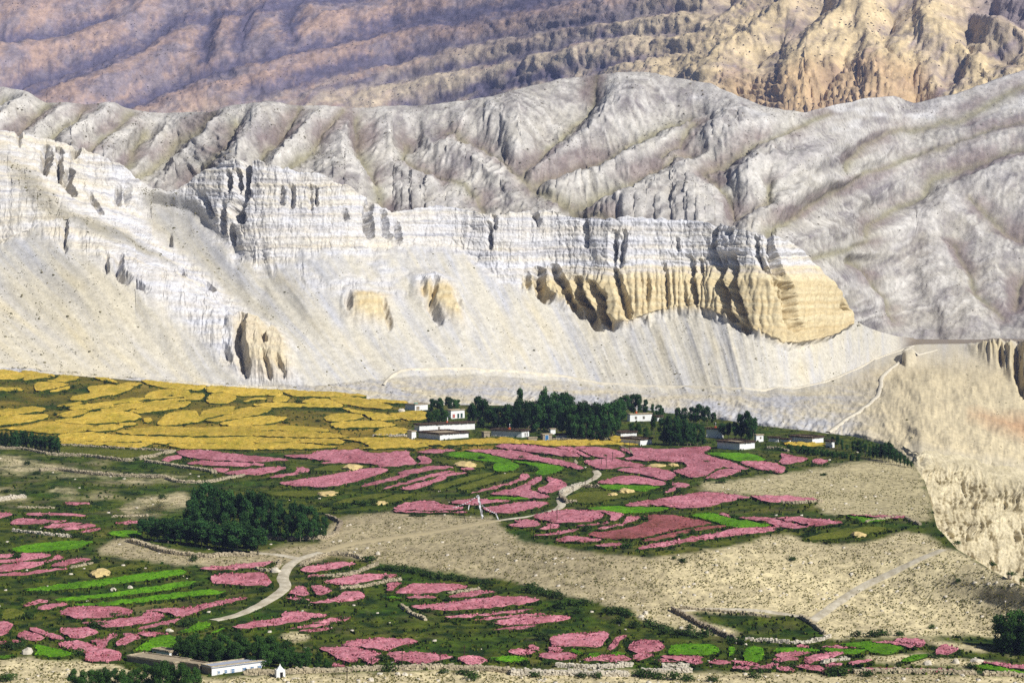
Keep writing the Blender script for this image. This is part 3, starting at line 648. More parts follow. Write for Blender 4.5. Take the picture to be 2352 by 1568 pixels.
cl6([(380,640),(390,800),(430,900),(450,1030),(560,1110)], 34, 9, 10); cl6([(455,640),(490,870),(530,980),(565,1110)], 26, 8, 9)
cl6([(715,630),(750,750),(790,860),(795,1050),(825,1105)], 40, 10, 11); cl6([(680,750),(730,830),(750,930),(790,1040)], 26, 7, 7)
cl6([(180,650),(200,790),(225,890),(230,950)], 26, 6, 5); cl6([(235,660),(265,800)], 16, 5, 4); cl6([(0,690),(20,1000)], 22, 5, 4)
cl6([(690,480),(695,590),(730,640)], 22, 8, 7); cl6([(600,520),(610,620),(690,760)], 20, 6, 6); cl6([(328,530),(330,640),(370,700)], 16, 5, 5); cl6([(1115,960),(1140,1010)], 10, 4, 4)
cl6([(150,900),(155,990)], 14, 4, 3); cl6([(85,540),(90,590)], 10, 4, 4); cl6([(335,420),(330,500)], 9, 5, 5); cl6([(415,480),(440,470)], 9, 5, 5)
cl5([(1355,735),(1362,860),(1405,905)], 30, 14, 13); cl5([(1450,715),(1510,830),(1560,930),(1640,1005)], 26, 14, 12)
cl5([(1600,800),(1625,900),(1690,1000),(1740,1090)], 28, 16, 14); cl5([(1700,830),(1765,900),(1778,1040),(1830,1090)], 28, 14, 13)
cl5([(1845,715),(1885,870),(1930,1030)], 24, 9, 9); cl5([(1275,755),(1272,840)], 14, 6, 5); cl5([(1845,480),(1835,660)], 18, 9, 8); cl5([(1905,480),(1880,690)], 14, 7, 7)
cl5([(2060,800),(2050,930)], 18, 5, 4); cl5([(2170,690),(2190,980)], 22, 5, 4); cl5([(1655,380),(1662,560)], 16, 5, 5); cl5([(1030,425),(1028,560)], 14, 5, 6); cl5([(1058,375),(1062,440)], 10, 5, 5)
cl5([(1322,340),(1345,415)], 12, 8, 7); cl5([(240,290),(236,400),(250,490)], 22, 9, 9); cl5([(343,345),(350,470),(375,500)], 18, 5, 6); cl5([(425,425),(440,530)], 16, 5, 6); cl5([(2255,520),(2258,600)], 10, 4, 4)
cl5([(665,830),(636,960),(700,1055)], 26, 8, 8); cl5([(573,815),(590,890),(630,950)], 18, 6, 5); cl5([(800,890),(830,970)], 12, 7, 5); cl5([(100,895),(106,960)], 10, 7, 6); cl5([(325,935),(375,1095)], 16, 6, 5)
cl4([(295,-20),(290,60),(275,160)], 22, 12, 13); cl4([(380,-30),(376,120),(382,210)], 18, 8, 11); cl4([(440,130),(415,200),(450,285)], 20, 14, 13); cl4([(500,-60),(470,0)], 14, 8, 8); cl4([(545,-150),(540,-100)], 10, 6, 6)
cl4([(768,180),(770,290)], 16, 6, 6); cl4([(829,180),(834,275)], 14, 5, 6); cl4([(1612,-20),(1600,200)], 20, 10, 11); cl4([(1548,85),(1550,195)], 14, 9, 9); cl4([(1488,105),(1490,185)], 12, 9, 8); cl4([(1595,225),(1525,330),(1555,375)], 26, 20, 12)
cl4([(1500,430),(1495,510)], 12, 9, 7); cl4([(1908,180),(1908,295)], 18, 6, 6); cl4([(1838,190),(1838,285)], 16, 5, 5); cl4([(2028,190),(2030,315)], 14, 5, 5); cl4([(2058,185),(2062,290)], 12, 4, 5)
cl4([(1325,230),(1370,345)], 14, 7, 6); cl4([(1460,290),(1440,440)], 16, 5, 5); cl4([(765,785),(755,880),(800,935)], 18, 12, 9); cl4([(888,890),(888,950),(960,990)], 14, 7, 6); cl4([(430,540),(420,740)], 14, 4, 4); cl4([(690,790),(690,880)], 14, 5, 5)
cl4([(1585,1125),(1562,1250),(1600,1405)], 26, 16, 11); cl4([(1772,1115),(1738,1200),(1738,1270)], 16, 8, 6); cl4([(1620,1020),(1640,1060)], 10, 6, 5); cl4([(1100,450),(1108,495)], 8, 5, 5); cl4([(1175,700),(1200,765)], 12, 7, 6); cl4([(1350,780),(1390,830)], 14, 6, 5)
cl4([(1470,1290),(1500,1340)], 12, 8, 6); cl4([(1740,1360),(1760,1440)], 12, 7, 5); cl4([(1820,1370),(1850,1430)], 12, 7, 5); cl4([(570,270),(640,390)], 14, 6, 5); cl4([(2255,340),(2258,390)], 12, 5, 5); cl4([(110,-160),(100,0)], 14, 4, 4)
CL += [([(2335,800),(2338,860),(2352,905)], 20, 12, 9), ([(2290,808),(2300,840)], 14, 6, 5)]
for (pts, wl, wr, dp) in [([(2195,1062),(2200,1100)],10,6,3),([(2222,1060),(2226,1095)],9,5,3),([(2275,1070),(2280,1130)],16,10,5),([(2312,1080),(2322,1140)],10,5,4),([(2135,1210),(2150,1175)],14,10,6),([(2180,1160),(2185,1200)],12,5,4),([(2205,1160),(2207,1200)],10,5,4),([(2205,1215),(2212,1260)],12,6,4),([(2265,1190),(2275,1235)],16,9,6),([(2285,1240),(2292,1310)],16,9,6),([(2320,1200),(2335,1240)],14,8,5),([(2340,1160),(2345,1200)],12,6,4),([(2180,1230),(2195,1255)],14,8,5),([(2070,805),(2072,830)],1,1,0)]:
    CL.append((pts, wl, wr, dp))
cut = np.zeros(CPX.shape)
for pts, wl, wr, dp in CL:
    wl = 5 + wl * .42; wr = 3 + wr * .75; dp = dp * 1.15
    a = np.asarray(pts); x0, ya = a.min(0); x1, yc = a.max(0)
    m = (CPX > x0 - wl - 8) & (CPX < x1 + wr + 8) & (CY_ > ya - 14) & (CY_ < yc + 14)
    if not m.any(): continue
    xx, yy = CPX[m] + 0.25 * wob[m] + 4.5 * fbm(CPX[m] / 13, CY_[m] / 10, 3, 99), CY_[m] + 3 * fbm(CPX[m] / 10, CY_[m] / 10, 2, 98)
    dd, sd, tt = dist_poly(xx, yy, pts)
    prof = np.where(sd < 0, np.clip(1 - dd / wl, 0, 1) ** 1.2, np.clip(1.15 - dd / wr, 0, 1) ** 0.7)
    cut[m] = np.maximum(cut[m], dp * prof * (.35 + .65 * np.clip(np.sin(np.pi * (.06 + .88 * tt)), 0, 1) ** .6) * (.85 + .35 * perlin(bz[m] / 3.0, X[m] / 90)))
disp -= cut
# the lone clay knob beside the road
kd = np.hypot((CPX - 2087) / 17, (CY_ - 826) / 14)
knob = np.clip(1 - kd ** 4, 0, 1); disp += 5.5 * knob ** 0.5 * (kd < 1)
edge = sstep(0, .3, CK)
Pd = Pc + Nc * (disp * edge)[..., None]
Pd[..., 2] += (rock * 0.5 * perlin(X / 3, Z / 3))
# colours of the materials
C_TAL = lin(216, 210, 194, .75); C_TALG = lin(203, 203, 206, .74); C_TALY = lin(222, 208, 170, .76)
C_WHITE = lin(228, 228, 232, .76); C_CREAM = lin(230, 222, 204, .76); C_YEL = lin(228, 212, 172, .76); C_YEL2 = lin(216, 194, 148, .73)
t1 = fbm(q / 40, CY_ / 300, 4, 51); t2 = fbm(q / 9, CY_ / 70, 3, 52)
tc = mixc(C_TAL, C_TALG, 0.2 + 1.3 * t1 + 0.5 * t2 + 0.35 * sstep(760, 560, CY_))
tc = mixc(tc, C_TALY, np.clip(0.9 * fbm(q / 70, CY_ / 140, 3, 53) - 0.05, 0, .7) + 0.35 * sstep(520, 200, CPX) * sstep(600, 700, CY_))
rc = mixc(C_WHITE, C_CREAM, 0.3 + 0.7 * perlin(bz / 3.2, X / 200) + 0.5 * fbm(CPX / 50, CY_ / 50, 3, 54) + 0.5 * sstep(330, 180, CPX))
rc = mixc(rc, lin(176, 178, 190, .7), np.clip(1.0 * perlin(bz / 1.5 + 4, X / 90) - 0.15 + .5 * fbm(CPX / 25, CY_ / 40, 3, 55), 0, .7))
rc = mixc(rc, mixc(C_YEL, C_YEL2, 0.3 + 0.8 * perlin(bz / 2.2, X / 300) + 0.3 * fbm(CPX / 20, CY_ / 80, 3, 56)), yl)
Cc = mixc(tc, rc, rock)
fanc = mixc(lin(222, 210, 180, .78), lin(202, 200, 200, .74), 0.45 + 1.6 * fbm(CPX / 150 + CY_ / 60, CY_ / 18 - CPX / 140, 4, 57) + .5 * fbm(CPX / 14, CY_ / 7, 3, 63))
rightw = sstep(1850, 2080, CPX)
fanc = mixc(fanc, mixc(lin(228, 212, 174, .8), lin(212, 198, 164, .76), 0.5 + 1.2 * fbm(CPX / 60, CY_ / 45, 4, 58) + .6 * fbm(CPX / 12, CY_ / 8, 3, 64)), rightw)
redsoil = soft([(2230,955),(2290,955),(2400,965),(2700,990),(2700,1030),(2352,1010),(2270,975)], 22)
fanc = mixc(fanc, lin(208, 160, 118, .75), redsoil * .75)
fanc = mixc(fanc, lin(214, 216, 222, .76), np.clip(rivercut * (0.5 + fbm(CPX / 12, CY_ / 60, 3, 59)), 0, .8))
Cc = mixc(Cc, fanc, fan)
Cc = mixc(Cc, mixc(lin(222, 208, 170, .78), lin(198, 184, 148, .74), 0.5 + 1.2 * fbm(CPX / 14, CY_ / 14, 4, 60)), np.clip(badl + hoodoo, 0, 1))
plat = sstep(2.0, 2.15, CK) * sstep(2050, 2100, CPX)
Cc = mixc(Cc, lin(140, 124, 104, .7), plat * .8)
# (the badlands below the fan are a sheet of their own, further down)
# dry scrub that takes hold on the talus
scr = tal * (0.25 + 0.9 * np.clip(fbm(q / 50, CY_ / 120, 3, 61) + .1, 0, 1)) + streak * 1.6 + 0.9 * saddle * tal + 0.8 * sstep(420, 100, CPX) * sstep(600, 660, CY_) * (1 - rock) + fan * (.25 + .8 * rightw * np.clip(fbm(X / 70, Y / 60, 3, 62) + .2, 0, 1))
scr = np.clip(scr * (1 - badl * .6), 0, 2)
Cc = mixc(Cc, lin(150, 142, 116, .7), np.clip(streak * .6 + saddle * tal * .35, 0, 1))
# back slope
ns = 8
back = []
for i in range(1, ns + 1):
    b = Pd[-1].copy(); b[:, 1] += 14.0 * i; b[:, 0] *= (b[:, 1] / Pd[-1][:, 1]); b[:, 2] -= (1.2 * i * i) * (1 - fl) + 1.0 * i * fl
    back.append(b)
floor_ = Pd[0].copy(); _fy = np.minimum(dnb - 15, floor_[:, 1] - 3); floor_[:, 0] *= _fy / floor_[:, 1]; floor_[:, 1] = _fy; floor_[:, 2] -= .5   # gully floor under the terrace rim
V = np.concatenate([floor_[None], Pd, np.array(back)], 0)
Ccol = np.concatenate([Cc[:1], Cc, np.repeat(Cc[-1:], ns, 0)], 0)
_rk = np.clip(np.maximum(rock * (1 - .65 * yl), np.maximum(badl, hoodoo) * .2), 0, 1)
Cveg = np.concatenate([_rk[:1], _rk, np.repeat(_rk[-1:], ns, 0)], 0)
m_cliff = terrain_mat('cliff_sediment', 0.3, 1.1, 0.85, 1.1, .8, 0.4, stretch=(1, .5, 1.4), strata=[(.9, .52, .66, (.035, .035, 1), (.76, .77, .80), .6), (.35, .48, .6, (.02, .02, 1), (.9, .87, .82), .7), (.5, .58, .72, (1, 1, .1), (.66, .64, .62), .5)])
cliff = mesh_obj('cliff_and_talus', V.reshape(-1, 3), grid_faces(*V.shape[:2]), m_cliff, smooth=True, attrs={'Col': Ccol.reshape(-1, 3), 'rock': Cveg.reshape(-1)})
_fr = Cveg[:-1, :-1].reshape(-1) < .5
cliff.data.polygons.foreach_set('use_smooth', _fr)
tag(cliff, kind='structure')
# badlands: fluted clay face below the right-hand fan
BN = 420; bpx = np.linspace(2068, 2640, BN); bt = np.linspace(0, 1, 150)[:, None]
iy0, id0, iyk, idk = (np.interp(bpx, cpx, a) for a in (y0, d0, yKB, dKB))
BYY = iy0 + (iyk - 14 + 16 * fbm(bpx / 45, bpx * 0, 4, 146) - iy0) * bt
_bt = (BYY - iy0) / (iyk - iy0)
BDD = 1 / (1 / id0 * (1 - _bt) + 1 / idk * _bt); BXX = np.broadcast_to(bpx, BYY.shape).copy()
Pb = PW(BXX, BYY, BDD); Nb = normals(Pb)
bw = 10 * fbm(BXX / 34, BYY / 34, 3, 140)
fl1 = np.abs(perlin((BXX + bw) / 21 + BYY / 170, BYY / 150)) ** .7; fl2 = np.abs(perlin((BXX + bw) / 8.5 + BYY / 90, BYY / 55 + 9)) ** .8
led = np.tanh(4 * perlin(Pb[..., 2] / 5.5 + .6 * fbm(BXX / 50, BYY / 50, 2, 141), BXX / 160))
amp = np.clip(.55 + 1.3 * fbm(BXX / 80, BYY / 60, 3, 142), .15, 1.3)
bd = amp * (5.5 * fl1 + 3.4 * fl2) + .8 * led + .7 * fbm(BXX / 6, BYY / 6, 3, 143) - 1.2
for pts, wl, wr, dp in CL[-15:-1]:
    dd, sd, tt = dist_poly(BXX + .4 * bw, BYY, pts)
    wl, wr = 4 + wl * .4, 3 + wr * .45
    bd -= dp * .28 * np.where(sd < 0, np.clip(1 - dd / wl, 0, 1), np.clip(1.1 - dd / wr, 0, 1) ** .7)
fade = sstep(0, .10, bt) * sstep(2070, 2120, BXX) * sstep(1.0, .72, bt)
Nb = Nb * .55 + np.array([0, -.75, 0]); Nb /= np.linalg.norm(Nb, axis=-1, keepdims=True)
Pbd = Pb + Nb * ((bd + .6) * fade - 2.0 * (1 - sstep(0, .25, fade)))[..., None]
Cb = mixc(lin(220, 208, 176, .78), lin(198, 186, 154, .74), .5 + 1.0 * fbm(BXX / 16, BYY / 16, 4, 144) + .4 * led)
Cb = mixc(Cb, lin(150, 140, 100, .66), np.clip(1.4 * fbm(BXX / 5, BYY / 4, 3, 145) - .25, 0, .5))
m_bad = terrain_mat('clay_badlands', 0.5, 1.6, 0.78, 1.14, .6, .6, stretch=(1, .7, 1))
badlands = mesh_obj('badlands_terrain', Pbd.reshape(-1, 3), grid_faces(*Pbd.shape[:2]), m_bad, smooth=False, attrs={'Col': Cb.reshape(-1, 3)})
tag(badlands, kind='structure')
def CPt(px, py, lift=0.0):
    """point on the cliff / fan surface at a bearing and row (visible sheet)"""
    j = int(np.clip(np.searchsorted(cpx, px), 1, CN - 1)); f = (px - cpx[j - 1]) / (cpx[j] - cpx[j - 1])
    out = []
    for c in (j - 1, j):
        yy = CY_[:, c]
        out.append(np.array([np.interp(py, yy[::-1], Pd[::-1, c, k]) for k in range(3)]))
    p = out[0] * (1 - f) + out[1] * f
    p[2] += lift
    return p

# ------------------------------------------------------------------ rolling grey hills behind the cliff
HC = np.array([(-450,150),(-100,180),(0,198),(60,212),(100,233),(200,240),(260,237),(310,255),(380,262),(480,258),(550,240),(620,235),(680,240),(800,248),(950,245),(1080,233),(1130,225),(1200,205),(1280,182),(1380,170),(1480,168),(1560,180),(1640,195),(1700,225),(1760,250),(1850,260),(1900,245),(1980,228),(2050,220),(2100,240),(2200,215),(2300,180),(2352,162),(2600,80),(2850,60)], float)
HN = 1060
hpx = np.linspace(-420, 2800, HN)
hb = np.interp(hpx, cpx, y3) + 42
hbd = np.interp(hpx, cpx, d3) + 130
wr_ = sstep(1880, 2110, hpx)
hb = hb * (1 - wr_) + 812 * wr_; hbd = hbd * (1 - wr_) + 2000 * wr_
hbd = smooth1(hbd, 12)
hc = smooth1(it(HC, hpx), 3) + 3 * fbm(hpx / 30, hpx * 0, 3, 71)
hcd = smooth1(up(hbd, hb, hc, np.full(HN, 19.0)), 20)
def sheet(px1, yb_, db_, yt_, dt_, nr):
    t = np.linspace(0, 1, nr)[:, None]
    YY = yb_ + (yt_ - yb_) * t
    DD = 1 / (1 / db_ * (1 - t) + 1 / dt_ * t)
    XX = np.broadcast_to(px1, YY.shape).copy()
    return XX, YY, DD
HX, HY, HD = sheet(hpx, hb, hbd, hc, hcd, 178)
r1 = lambda s: reg(0, 0, s); r2 = lambda s: reg(762.6, 0, s); r3 = lambda s: reg(1525, 0, s); r6 = lambda s: reg(1525, 367.5, s)
VAL = [r1([(20,640),(-250,850)]), r1([(320,690),(80,900)]), r1([(560,710),(300,920),(250,1000)]), r1([(850,750),(590,970)]), r1([(960,850),(840,1090)]), r1([(1400,740),(1150,950),(900,1160)]), r1([(1540,790),(1470,950),(1230,1190)]), r1([(1980,700),(1700,1030)]), r1([(2250,720),(2050,950),(1850,1130)]),
 r2([(180,760),(200,1000),(280,1150),(330,1350)]), r2([(480,900),(480,1050),(750,1160),(960,1290),(1000,1360)]), r2([(760,870),(960,950),(1100,1040),(1250,1170)]), r2([(1720,480),(1700,650),(1580,800),(1430,960),(1260,1090),(1250,1170)]), r2([(2352,740),(1900,960),(1700,1050),(1330,1190)]), r2([(1250,1170),(1400,1260),(1570,1330),(1750,1400),(1830,1430)]), r2([(2352,990),(2000,1150),(1570,1330)]),
 r3([(350,1040),(270,1110),(280,1150),(420,1270),(470,1390)]), r3([(1080,740),(850,850),(550,960),(350,1050)]), r3([(2352,560),(1900,790),(1450,880),(1220,1030),(1190,1110)]), r3([(2352,780),(1900,930),(1300,1140),(980,1330),(690,1500)]), r3([(2352,960),(1750,1130),(1690,1250),(1380,1450),(1330,1540)]), r3([(700,1210),(690,1320),(480,1400)]), r3([(200,800),(100,950),(0,1020)]), r3([(2000,1310),(2250,1450),(2352,1480)]),
 r6([(1330,530),(980,650)]), r6([(1900,540),(2060,880),(2200,1000)]), r6([(1230,640),(1450,900),(1500,1050)]), r6([(2352,700),(2300,900)])]
RID = [r1([(170,650),(-60,860)]), r1([(450,690),(150,900)]), r1([(700,700),(430,930)]), r1([(890,760),(640,990)]), r1([(1280,750),(1000,1000),(880,1110)]), r1([(1480,740),(1330,950),(1150,1100)]), r1([(1700,750),(1560,950),(1420,1060)]), r1([(2120,700),(1950,920),(1800,1060)]),
 r2([(0,700),(40,950),(180,1180),(440,1290)]), r2([(340,750),(320,1000),(620,1200)]), r2([(830,800),(780,950),(1000,1030),(1180,1150)]), r2([(1000,680),(1100,850),(1230,1000)]), r2([(1870,480),(1830,750),(1560,980),(1290,1130)]), r2([(2352,850),(2150,900),(1850,1100),(1450,1230)]), r2([(800,1190),(960,1290)]), r2([(2352,1080),(2100,1200),(1800,1370)]),
 r3([(950,700),(800,760),(650,800),(480,900),(330,880)]), r3([(1100,770),(880,850),(650,960),(560,1180),(680,1290)]), r3([(1480,830),(1080,1000),(950,1050),(760,1200)]), r3([(2250,520),(1500,850),(1280,1060)]), r3([(2352,850),(1830,950),(1420,1130),(1100,1180),(780,1310),(620,1450)]), r3([(2352,1040),(1950,1320),(1650,1430),(1400,1560)]), r3([(40,1000),(150,1120),(330,1270)]), r3([(200,1310),(300,1400)]),
 r6([(2000,280),(1640,430),(1230,560),(1000,680)]), r6([(1700,420),(1900,750),(2050,1000)]), r6([(1230,760),(1400,1000),(1480,1080)])]
def relief(XX, YY, vals, rids, amp, span, ysc=1.25, wn_=14, sd=80):
    xj = XX + wn_ * fbm(XX / 60, YY / 60, 3, sd); yj = YY + wn_ * .6 * fbm(XX / 60, YY / 60, 3, sd + 1)
    dv = np.full(XX.shape, 1e9); dr = np.full(XX.shape, 1e9); sv = np.zeros(XX.shape)
    for ip, p in enumerate(vals):
        dd, sd_, tt_ = dist_poly(xj, yj, p, ysc); a_ = np.asarray(p); L_ = np.hypot(*np.diff(a_, axis=0).T).sum()
        m_ = dd < dv; dv = np.where(m_, dd, dv); sv = np.where(m_, tt_ * L_ + 977 * ip + 401 * (sd_ > 0), sv)
    for p in rids: dr = np.minimum(dr, dist_poly(xj, yj, p, ysc)[0])
    f = dv / (dv + dr + 1e-6)
    return amp * (f ** 0.85 - 0.5) * np.clip((dv + dr) / span, 0.2, 1.3), dv, dr, sv, f
Ph = PW(HX, HY, HD); Nh = normals(Ph)
hr, hdv, hdr, hsv, hf = relief(HX, HY, VAL, RID, 26.0, 95.0)
X, Y = Ph[..., 0], Ph[..., 1]
hrill = np.abs(perlin(hsv / 19 + .5 * fbm(HX / 30, HY / 30, 2, 68), hf * 1.1 + hsv / 300)) * 1.0 + .45 * np.abs(perlin(hsv / 8 + 3, hf * 2 + hsv / 200))
hdisp = hr + 2.2 * (hrill - .3) * np.clip(4 * hf * (1 - hf), 0, 1) ** .7 + 1.4 * ridged(HX / 46 + HY / 60, HY / 60 - HX / 150, 4, 72) * sstep(5, 60, hdv) + 2.0 * fbm(HX / 40, HY / 28, 4, 73) + .9 * fbm(HX / 9, HY / 6, 3, 79) + 1.0 * ridged(HX / 14 + HY / 26, HY / 30 - HX / 80, 3, 70)
kk = np.ones(HX.shape); kk[-34:] = np.linspace(1, .12, 34)[:, None]
for _ in range(1): hdisp[1:-1] = (hdisp[:-2] + 2 * hdisp[1:-1] + hdisp[2:]) / 4
Phd = Ph + Nh * np.minimum(hdisp * kk, 26)[..., None]
C_H = lin(203, 198, 189, .72); C_HW = lin(230, 226, 219, .79); C_HV = lin(154, 147, 148, .63); C_HO = lin(192, 184, 164, .68); C_HG = lin(160, 154, 122, .68)
vegn = fbm(HX / 130 + HY / 110, HY / 70, 4, 74); hv2 = fbm(HX / 26, HY / 17, 4, 75)
valley_veg = np.exp(-(hdv / 26) ** 2)
hcx = mixc(C_H, C_HV, 0.3 + 1.5 * vegn + 0.9 * hv2 + .5 * fbm(HX / 7, HY / 5, 3, 66))
hcx = mixc(hcx, C_HW, np.clip(0.85 * np.exp(-(hdr / 22) ** 2) * (0.6 + hv2) + 0.9 * sstep(340, 230, HY) * np.clip(fbm(HX / 60, HY / 30, 3, 76) + .2, 0, 1) * .5, 0, 1))
hcx = mixc(hcx, C_HO, np.clip(0.8 * fbm(HX / 120, HY / 60, 3, 77) + 0.25 * sstep(420, 520, HY) - .1, 0, .6))
hcx = mixc(hcx, C_HW, np.clip((hrill - .38) * 2.0, 0, .45) * np.clip(4 * hf * (1 - hf), 0, 1))
hcx = mixc(hcx, C_HV, np.clip((.22 - hrill) * 3.0, 0, .5) * np.clip(4 * hf * (1 - hf), 0, 1))
hcx = mixc(hcx, C_HG, np.clip(np.exp(-(hdv / 9) ** 2) * .6 + valley_veg * .25, 0, 1))
hcx = mixc(hcx, lin(146, 124, 122, .66), np.clip(np.exp(-((hdv - 14) / 16) ** 2) * (0.3 + 1.4 * vegn), 0, .5))
ledge = sstep(.15, .4, fbm(HX / 130, HY / 50, 3, 78)) * sstep(0.80, 0.95, (hb - HY) / (hb - hc)) * sstep(1500, 1560, HX)
hcx = mixc(hcx, lin(228, 226, 224, .8), ledge * .8)
hveg = np.clip(0.45 + 1.2 * vegn + 0.8 * hv2, 0.05, 1.5)
bk = []
for i in range(1, 7):
    b = Phd[-1].copy(); b[:, 1] += 40.0 * i; b[:, 0] *= b[:, 1] / Phd[-1][:, 1]; b[:, 2] -= 2.2 * i * i + 4 * i; bk.append(b)
Vh = np.concatenate([Phd, np.array(bk)], 0)
hcx_ = np.concatenate([hcx, np.repeat(hcx[-1:], 6, 0)], 0); hv_ = np.concatenate([hveg, np.repeat(hveg[-1:], 6, 0)], 0)
m_hill = terrain_mat('hill_scree', 0.14, 0.5, 0.74, 1.16, 2.2, 0.6, stretch=(1, .35, 1))
hills = mesh_obj('hills', Vh.reshape(-1, 3), grid_faces(*Vh.shape[:2]), m_hill, smooth=True, attrs={'Col': hcx_.reshape(-1, 3)})
tag(hills, kind='structure')

# ------------------------------------------------------------------ the far mountainside
FN = 900
fpx = np.linspace(-520, 2900, FN)
fb = np.interp(fpx, hpx, hc) + 55
fbd = np.interp(fpx, [-520, 900, 1500, 1800, 2900], [4300, 4100, 3500, 3100, 3100])
ft = np.full(FN, -170.0)
ftd = smooth1(up(fbd, fb, ft, np.interp(fpx, [-520, 1200, 1700, 2900], [18.0, 18.0, 21.0, 21.0])), 20)
FX, FY, FD = sheet(fpx, fb, fbd, ft, ftd, 140)
FV = [r1([(2350,250),(1700,380),(1300,480),(1000,600),(800,700)]), r1([(1150,150),(950,300),(650,430),(200,600)]), r1([(1900,60),(1890,260)]), r1([(1380,180),(1320,400)]), r1([(820,300),(500,420),(0,560)]), r1([(700,100),(300,220),(-300,260)]), r1([(1620,100),(1560,300)]), r1([(2352,-60),(1700,60),(1200,140)]),
 r2([(2352,60),(1900,120),(1300,220),(600,330),(0,450),(-500,600)]), r2([(2352,190),(1600,260),(1250,370),(700,460),(50,590)]), r2([(1300,0),(900,120),(500,180),(0,290)]), r2([(2352,330),(1700,430),(1000,560),(500,690)]), r2([(1600,-80),(1250,40),(700,100),(200,190)]), r2([(1280,350),(1220,480),(930,640)]),
 r3([(1530,60),(1410,290),(1480,370),(1620,510),(1650,660)]), r3([(1270,250),(1100,480),(1000,690)]), r3([(780,150),(740,400),(740,600),(830,720)]), r3([(700,30),(400,230),(60,420)]), r3([(2352,300),(2200,350),(2060,480),(2110,540)]), r3([(1980,150),(2000,330),(1900,480)]), r3([(2100,0),(2352,170),(2500,300)]), r3([(420,0),(150,180),(-100,300)]), r3([(1000,0),(880,180),(600,360)])]
FR = [r1([(2350,350),(1700,540),(1300,640),(900,760)]), r1([(1750,30),(1600,200),(1350,420)]), r1([(2050,20),(1950,250)]), r1([(1240,120),(1000,350),(600,520),(300,660)]), r1([(1000,60),(700,230),(200,330),(-300,400)]), r1([(400,50),(150,120)]), r1([(1480,120),(1430,330)]),
 r2([(2352,-10),(1500,160),(900,350),(300,520),(0,640)]), r2([(2352,260),(1600,340),(1000,480),(200,640)]), r2([(1200,60),(600,210),(0,330),(-500,450)]), r2([(700,20),(200,130),(-300,230)]), r2([(2352,130),(1700,200),(1150,290),(800,400)]), r2([(2352,400),(1900,460)]),
 r3([(1330,0),(1300,200),(1400,320),(1600,500)]), r3([(1680,40),(1700,200),(1950,330),(2100,520)]), r3([(1300,200),(1000,420),(860,640)]), r3([(780,50),(500,250),(220,520)]), r3([(620,100),(300,300),(0,480)]), r3([(1200,130),(860,350),(800,560)]), r3([(1500,330),(1560,450)]), r3([(2200,200),(2352,240)])]
Pf = PW(FX, FY, FD); Nf = normals(Pf)
fr, fdv, fdr, fsv, ff_ = relief(FX, FY, FV, FR, 95.0, 100.0, 1.5, 18, 90)
fw = FY + .27 * FX
X, Y = Pf[..., 0], Pf[..., 1]
band = sstep(1180, 1500, FX + 1.4 * FY)
frill = np.abs(perlin(fsv / 22 + .5 * fbm(FX / 30, FY / 30, 2, 67), ff_ * 1.2 + fsv / 300)) + .45 * np.abs(perlin(fsv / 9 + 3, ff_ * 2 + fsv / 200))
_mid = np.exp(-((FX - 1250) / 420) ** 2)
fd_ = 3.0 * fbm(FX / 13, FY / 9, 4, 81, .6) + fr * (0.56 + 0.08 * band - .3 * _mid) + (4.5 - 3 * _mid) * (frill - .3) * np.clip(4 * ff_ * (1 - ff_), 0, 1) ** .7 + 3 * ridged(fw / 42, FX / 150 - FY / 120, 4, 91) + 4 * fbm(FX / 70, FY / 40, 3, 89) + 1.4 * ridged(FX / 20 + FY / 40, FY / 26, 3, 92) * (0.3 + band) + 2.6 * (ridged(FX / 16 + FY / 50 + .8 * fbm(FX / 40, FY / 40, 2, 87), FY / 80, 4, 86, .6) - .2) * band
badf = sstep(1620, 1700, FX) * sstep(2160, 2110, FX) * sstep(110, 160, FY - 0.18 * np.abs(FX - 1980)) * sstep(.0, .4, band)
fd_ += badf * 8 * (ridged(FX / 15, FY / 40, 4, 93, .6) - .2) + badf * 3 * np.sin(FY / 2.2 + 2 * fbm(FX / 60, FY / 20, 2, 88))
Pfd = Pf + Nf * fd_[..., None]
C_F1 = lin(168, 154, 156, .68); C_F2 = lin(200, 170, 150, .71); C_FHAZE = lin(112, 108, 134, .57); C_F4 = lin(222, 204, 174, .76); C_F5 = lin(226, 204, 160, .78)  # the blue-purple tone puts distance haze and shade into the rock colour
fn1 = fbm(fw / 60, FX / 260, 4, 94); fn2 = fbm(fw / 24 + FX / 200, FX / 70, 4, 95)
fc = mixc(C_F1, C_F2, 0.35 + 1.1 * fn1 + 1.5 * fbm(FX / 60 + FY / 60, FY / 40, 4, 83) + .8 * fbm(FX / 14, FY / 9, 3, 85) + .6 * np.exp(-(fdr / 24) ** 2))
fc = mixc(fc, C_FHAZE, np.clip(np.exp(-(fdv / 24) ** 2) * 1.0 + 0.5 * fn2 + .6 * fbm(FX / 9, FY / 7, 3, 82), 0, .92))  # haze and shade blue painted along the valley lines
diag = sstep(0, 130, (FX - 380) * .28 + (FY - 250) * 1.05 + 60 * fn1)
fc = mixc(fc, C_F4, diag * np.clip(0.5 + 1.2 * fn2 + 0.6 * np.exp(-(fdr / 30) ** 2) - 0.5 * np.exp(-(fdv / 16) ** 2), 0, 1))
fc = mixc(fc, C_FHAZE, .5 * np.clip(1.5 * fbm(FX / 30 + FY / 20, FY / 14 + FX / 60, 4, 84) - .1, 0, 1) * (1 - sstep(1450, 1700, FX + FY)))
fc = mixc(fc, C_F5, sstep(1450, 1800, FX + FY) * np.clip(0.55 + fn2 + 0.5 * np.exp(-(fdr / 30) ** 2), 0, 1))
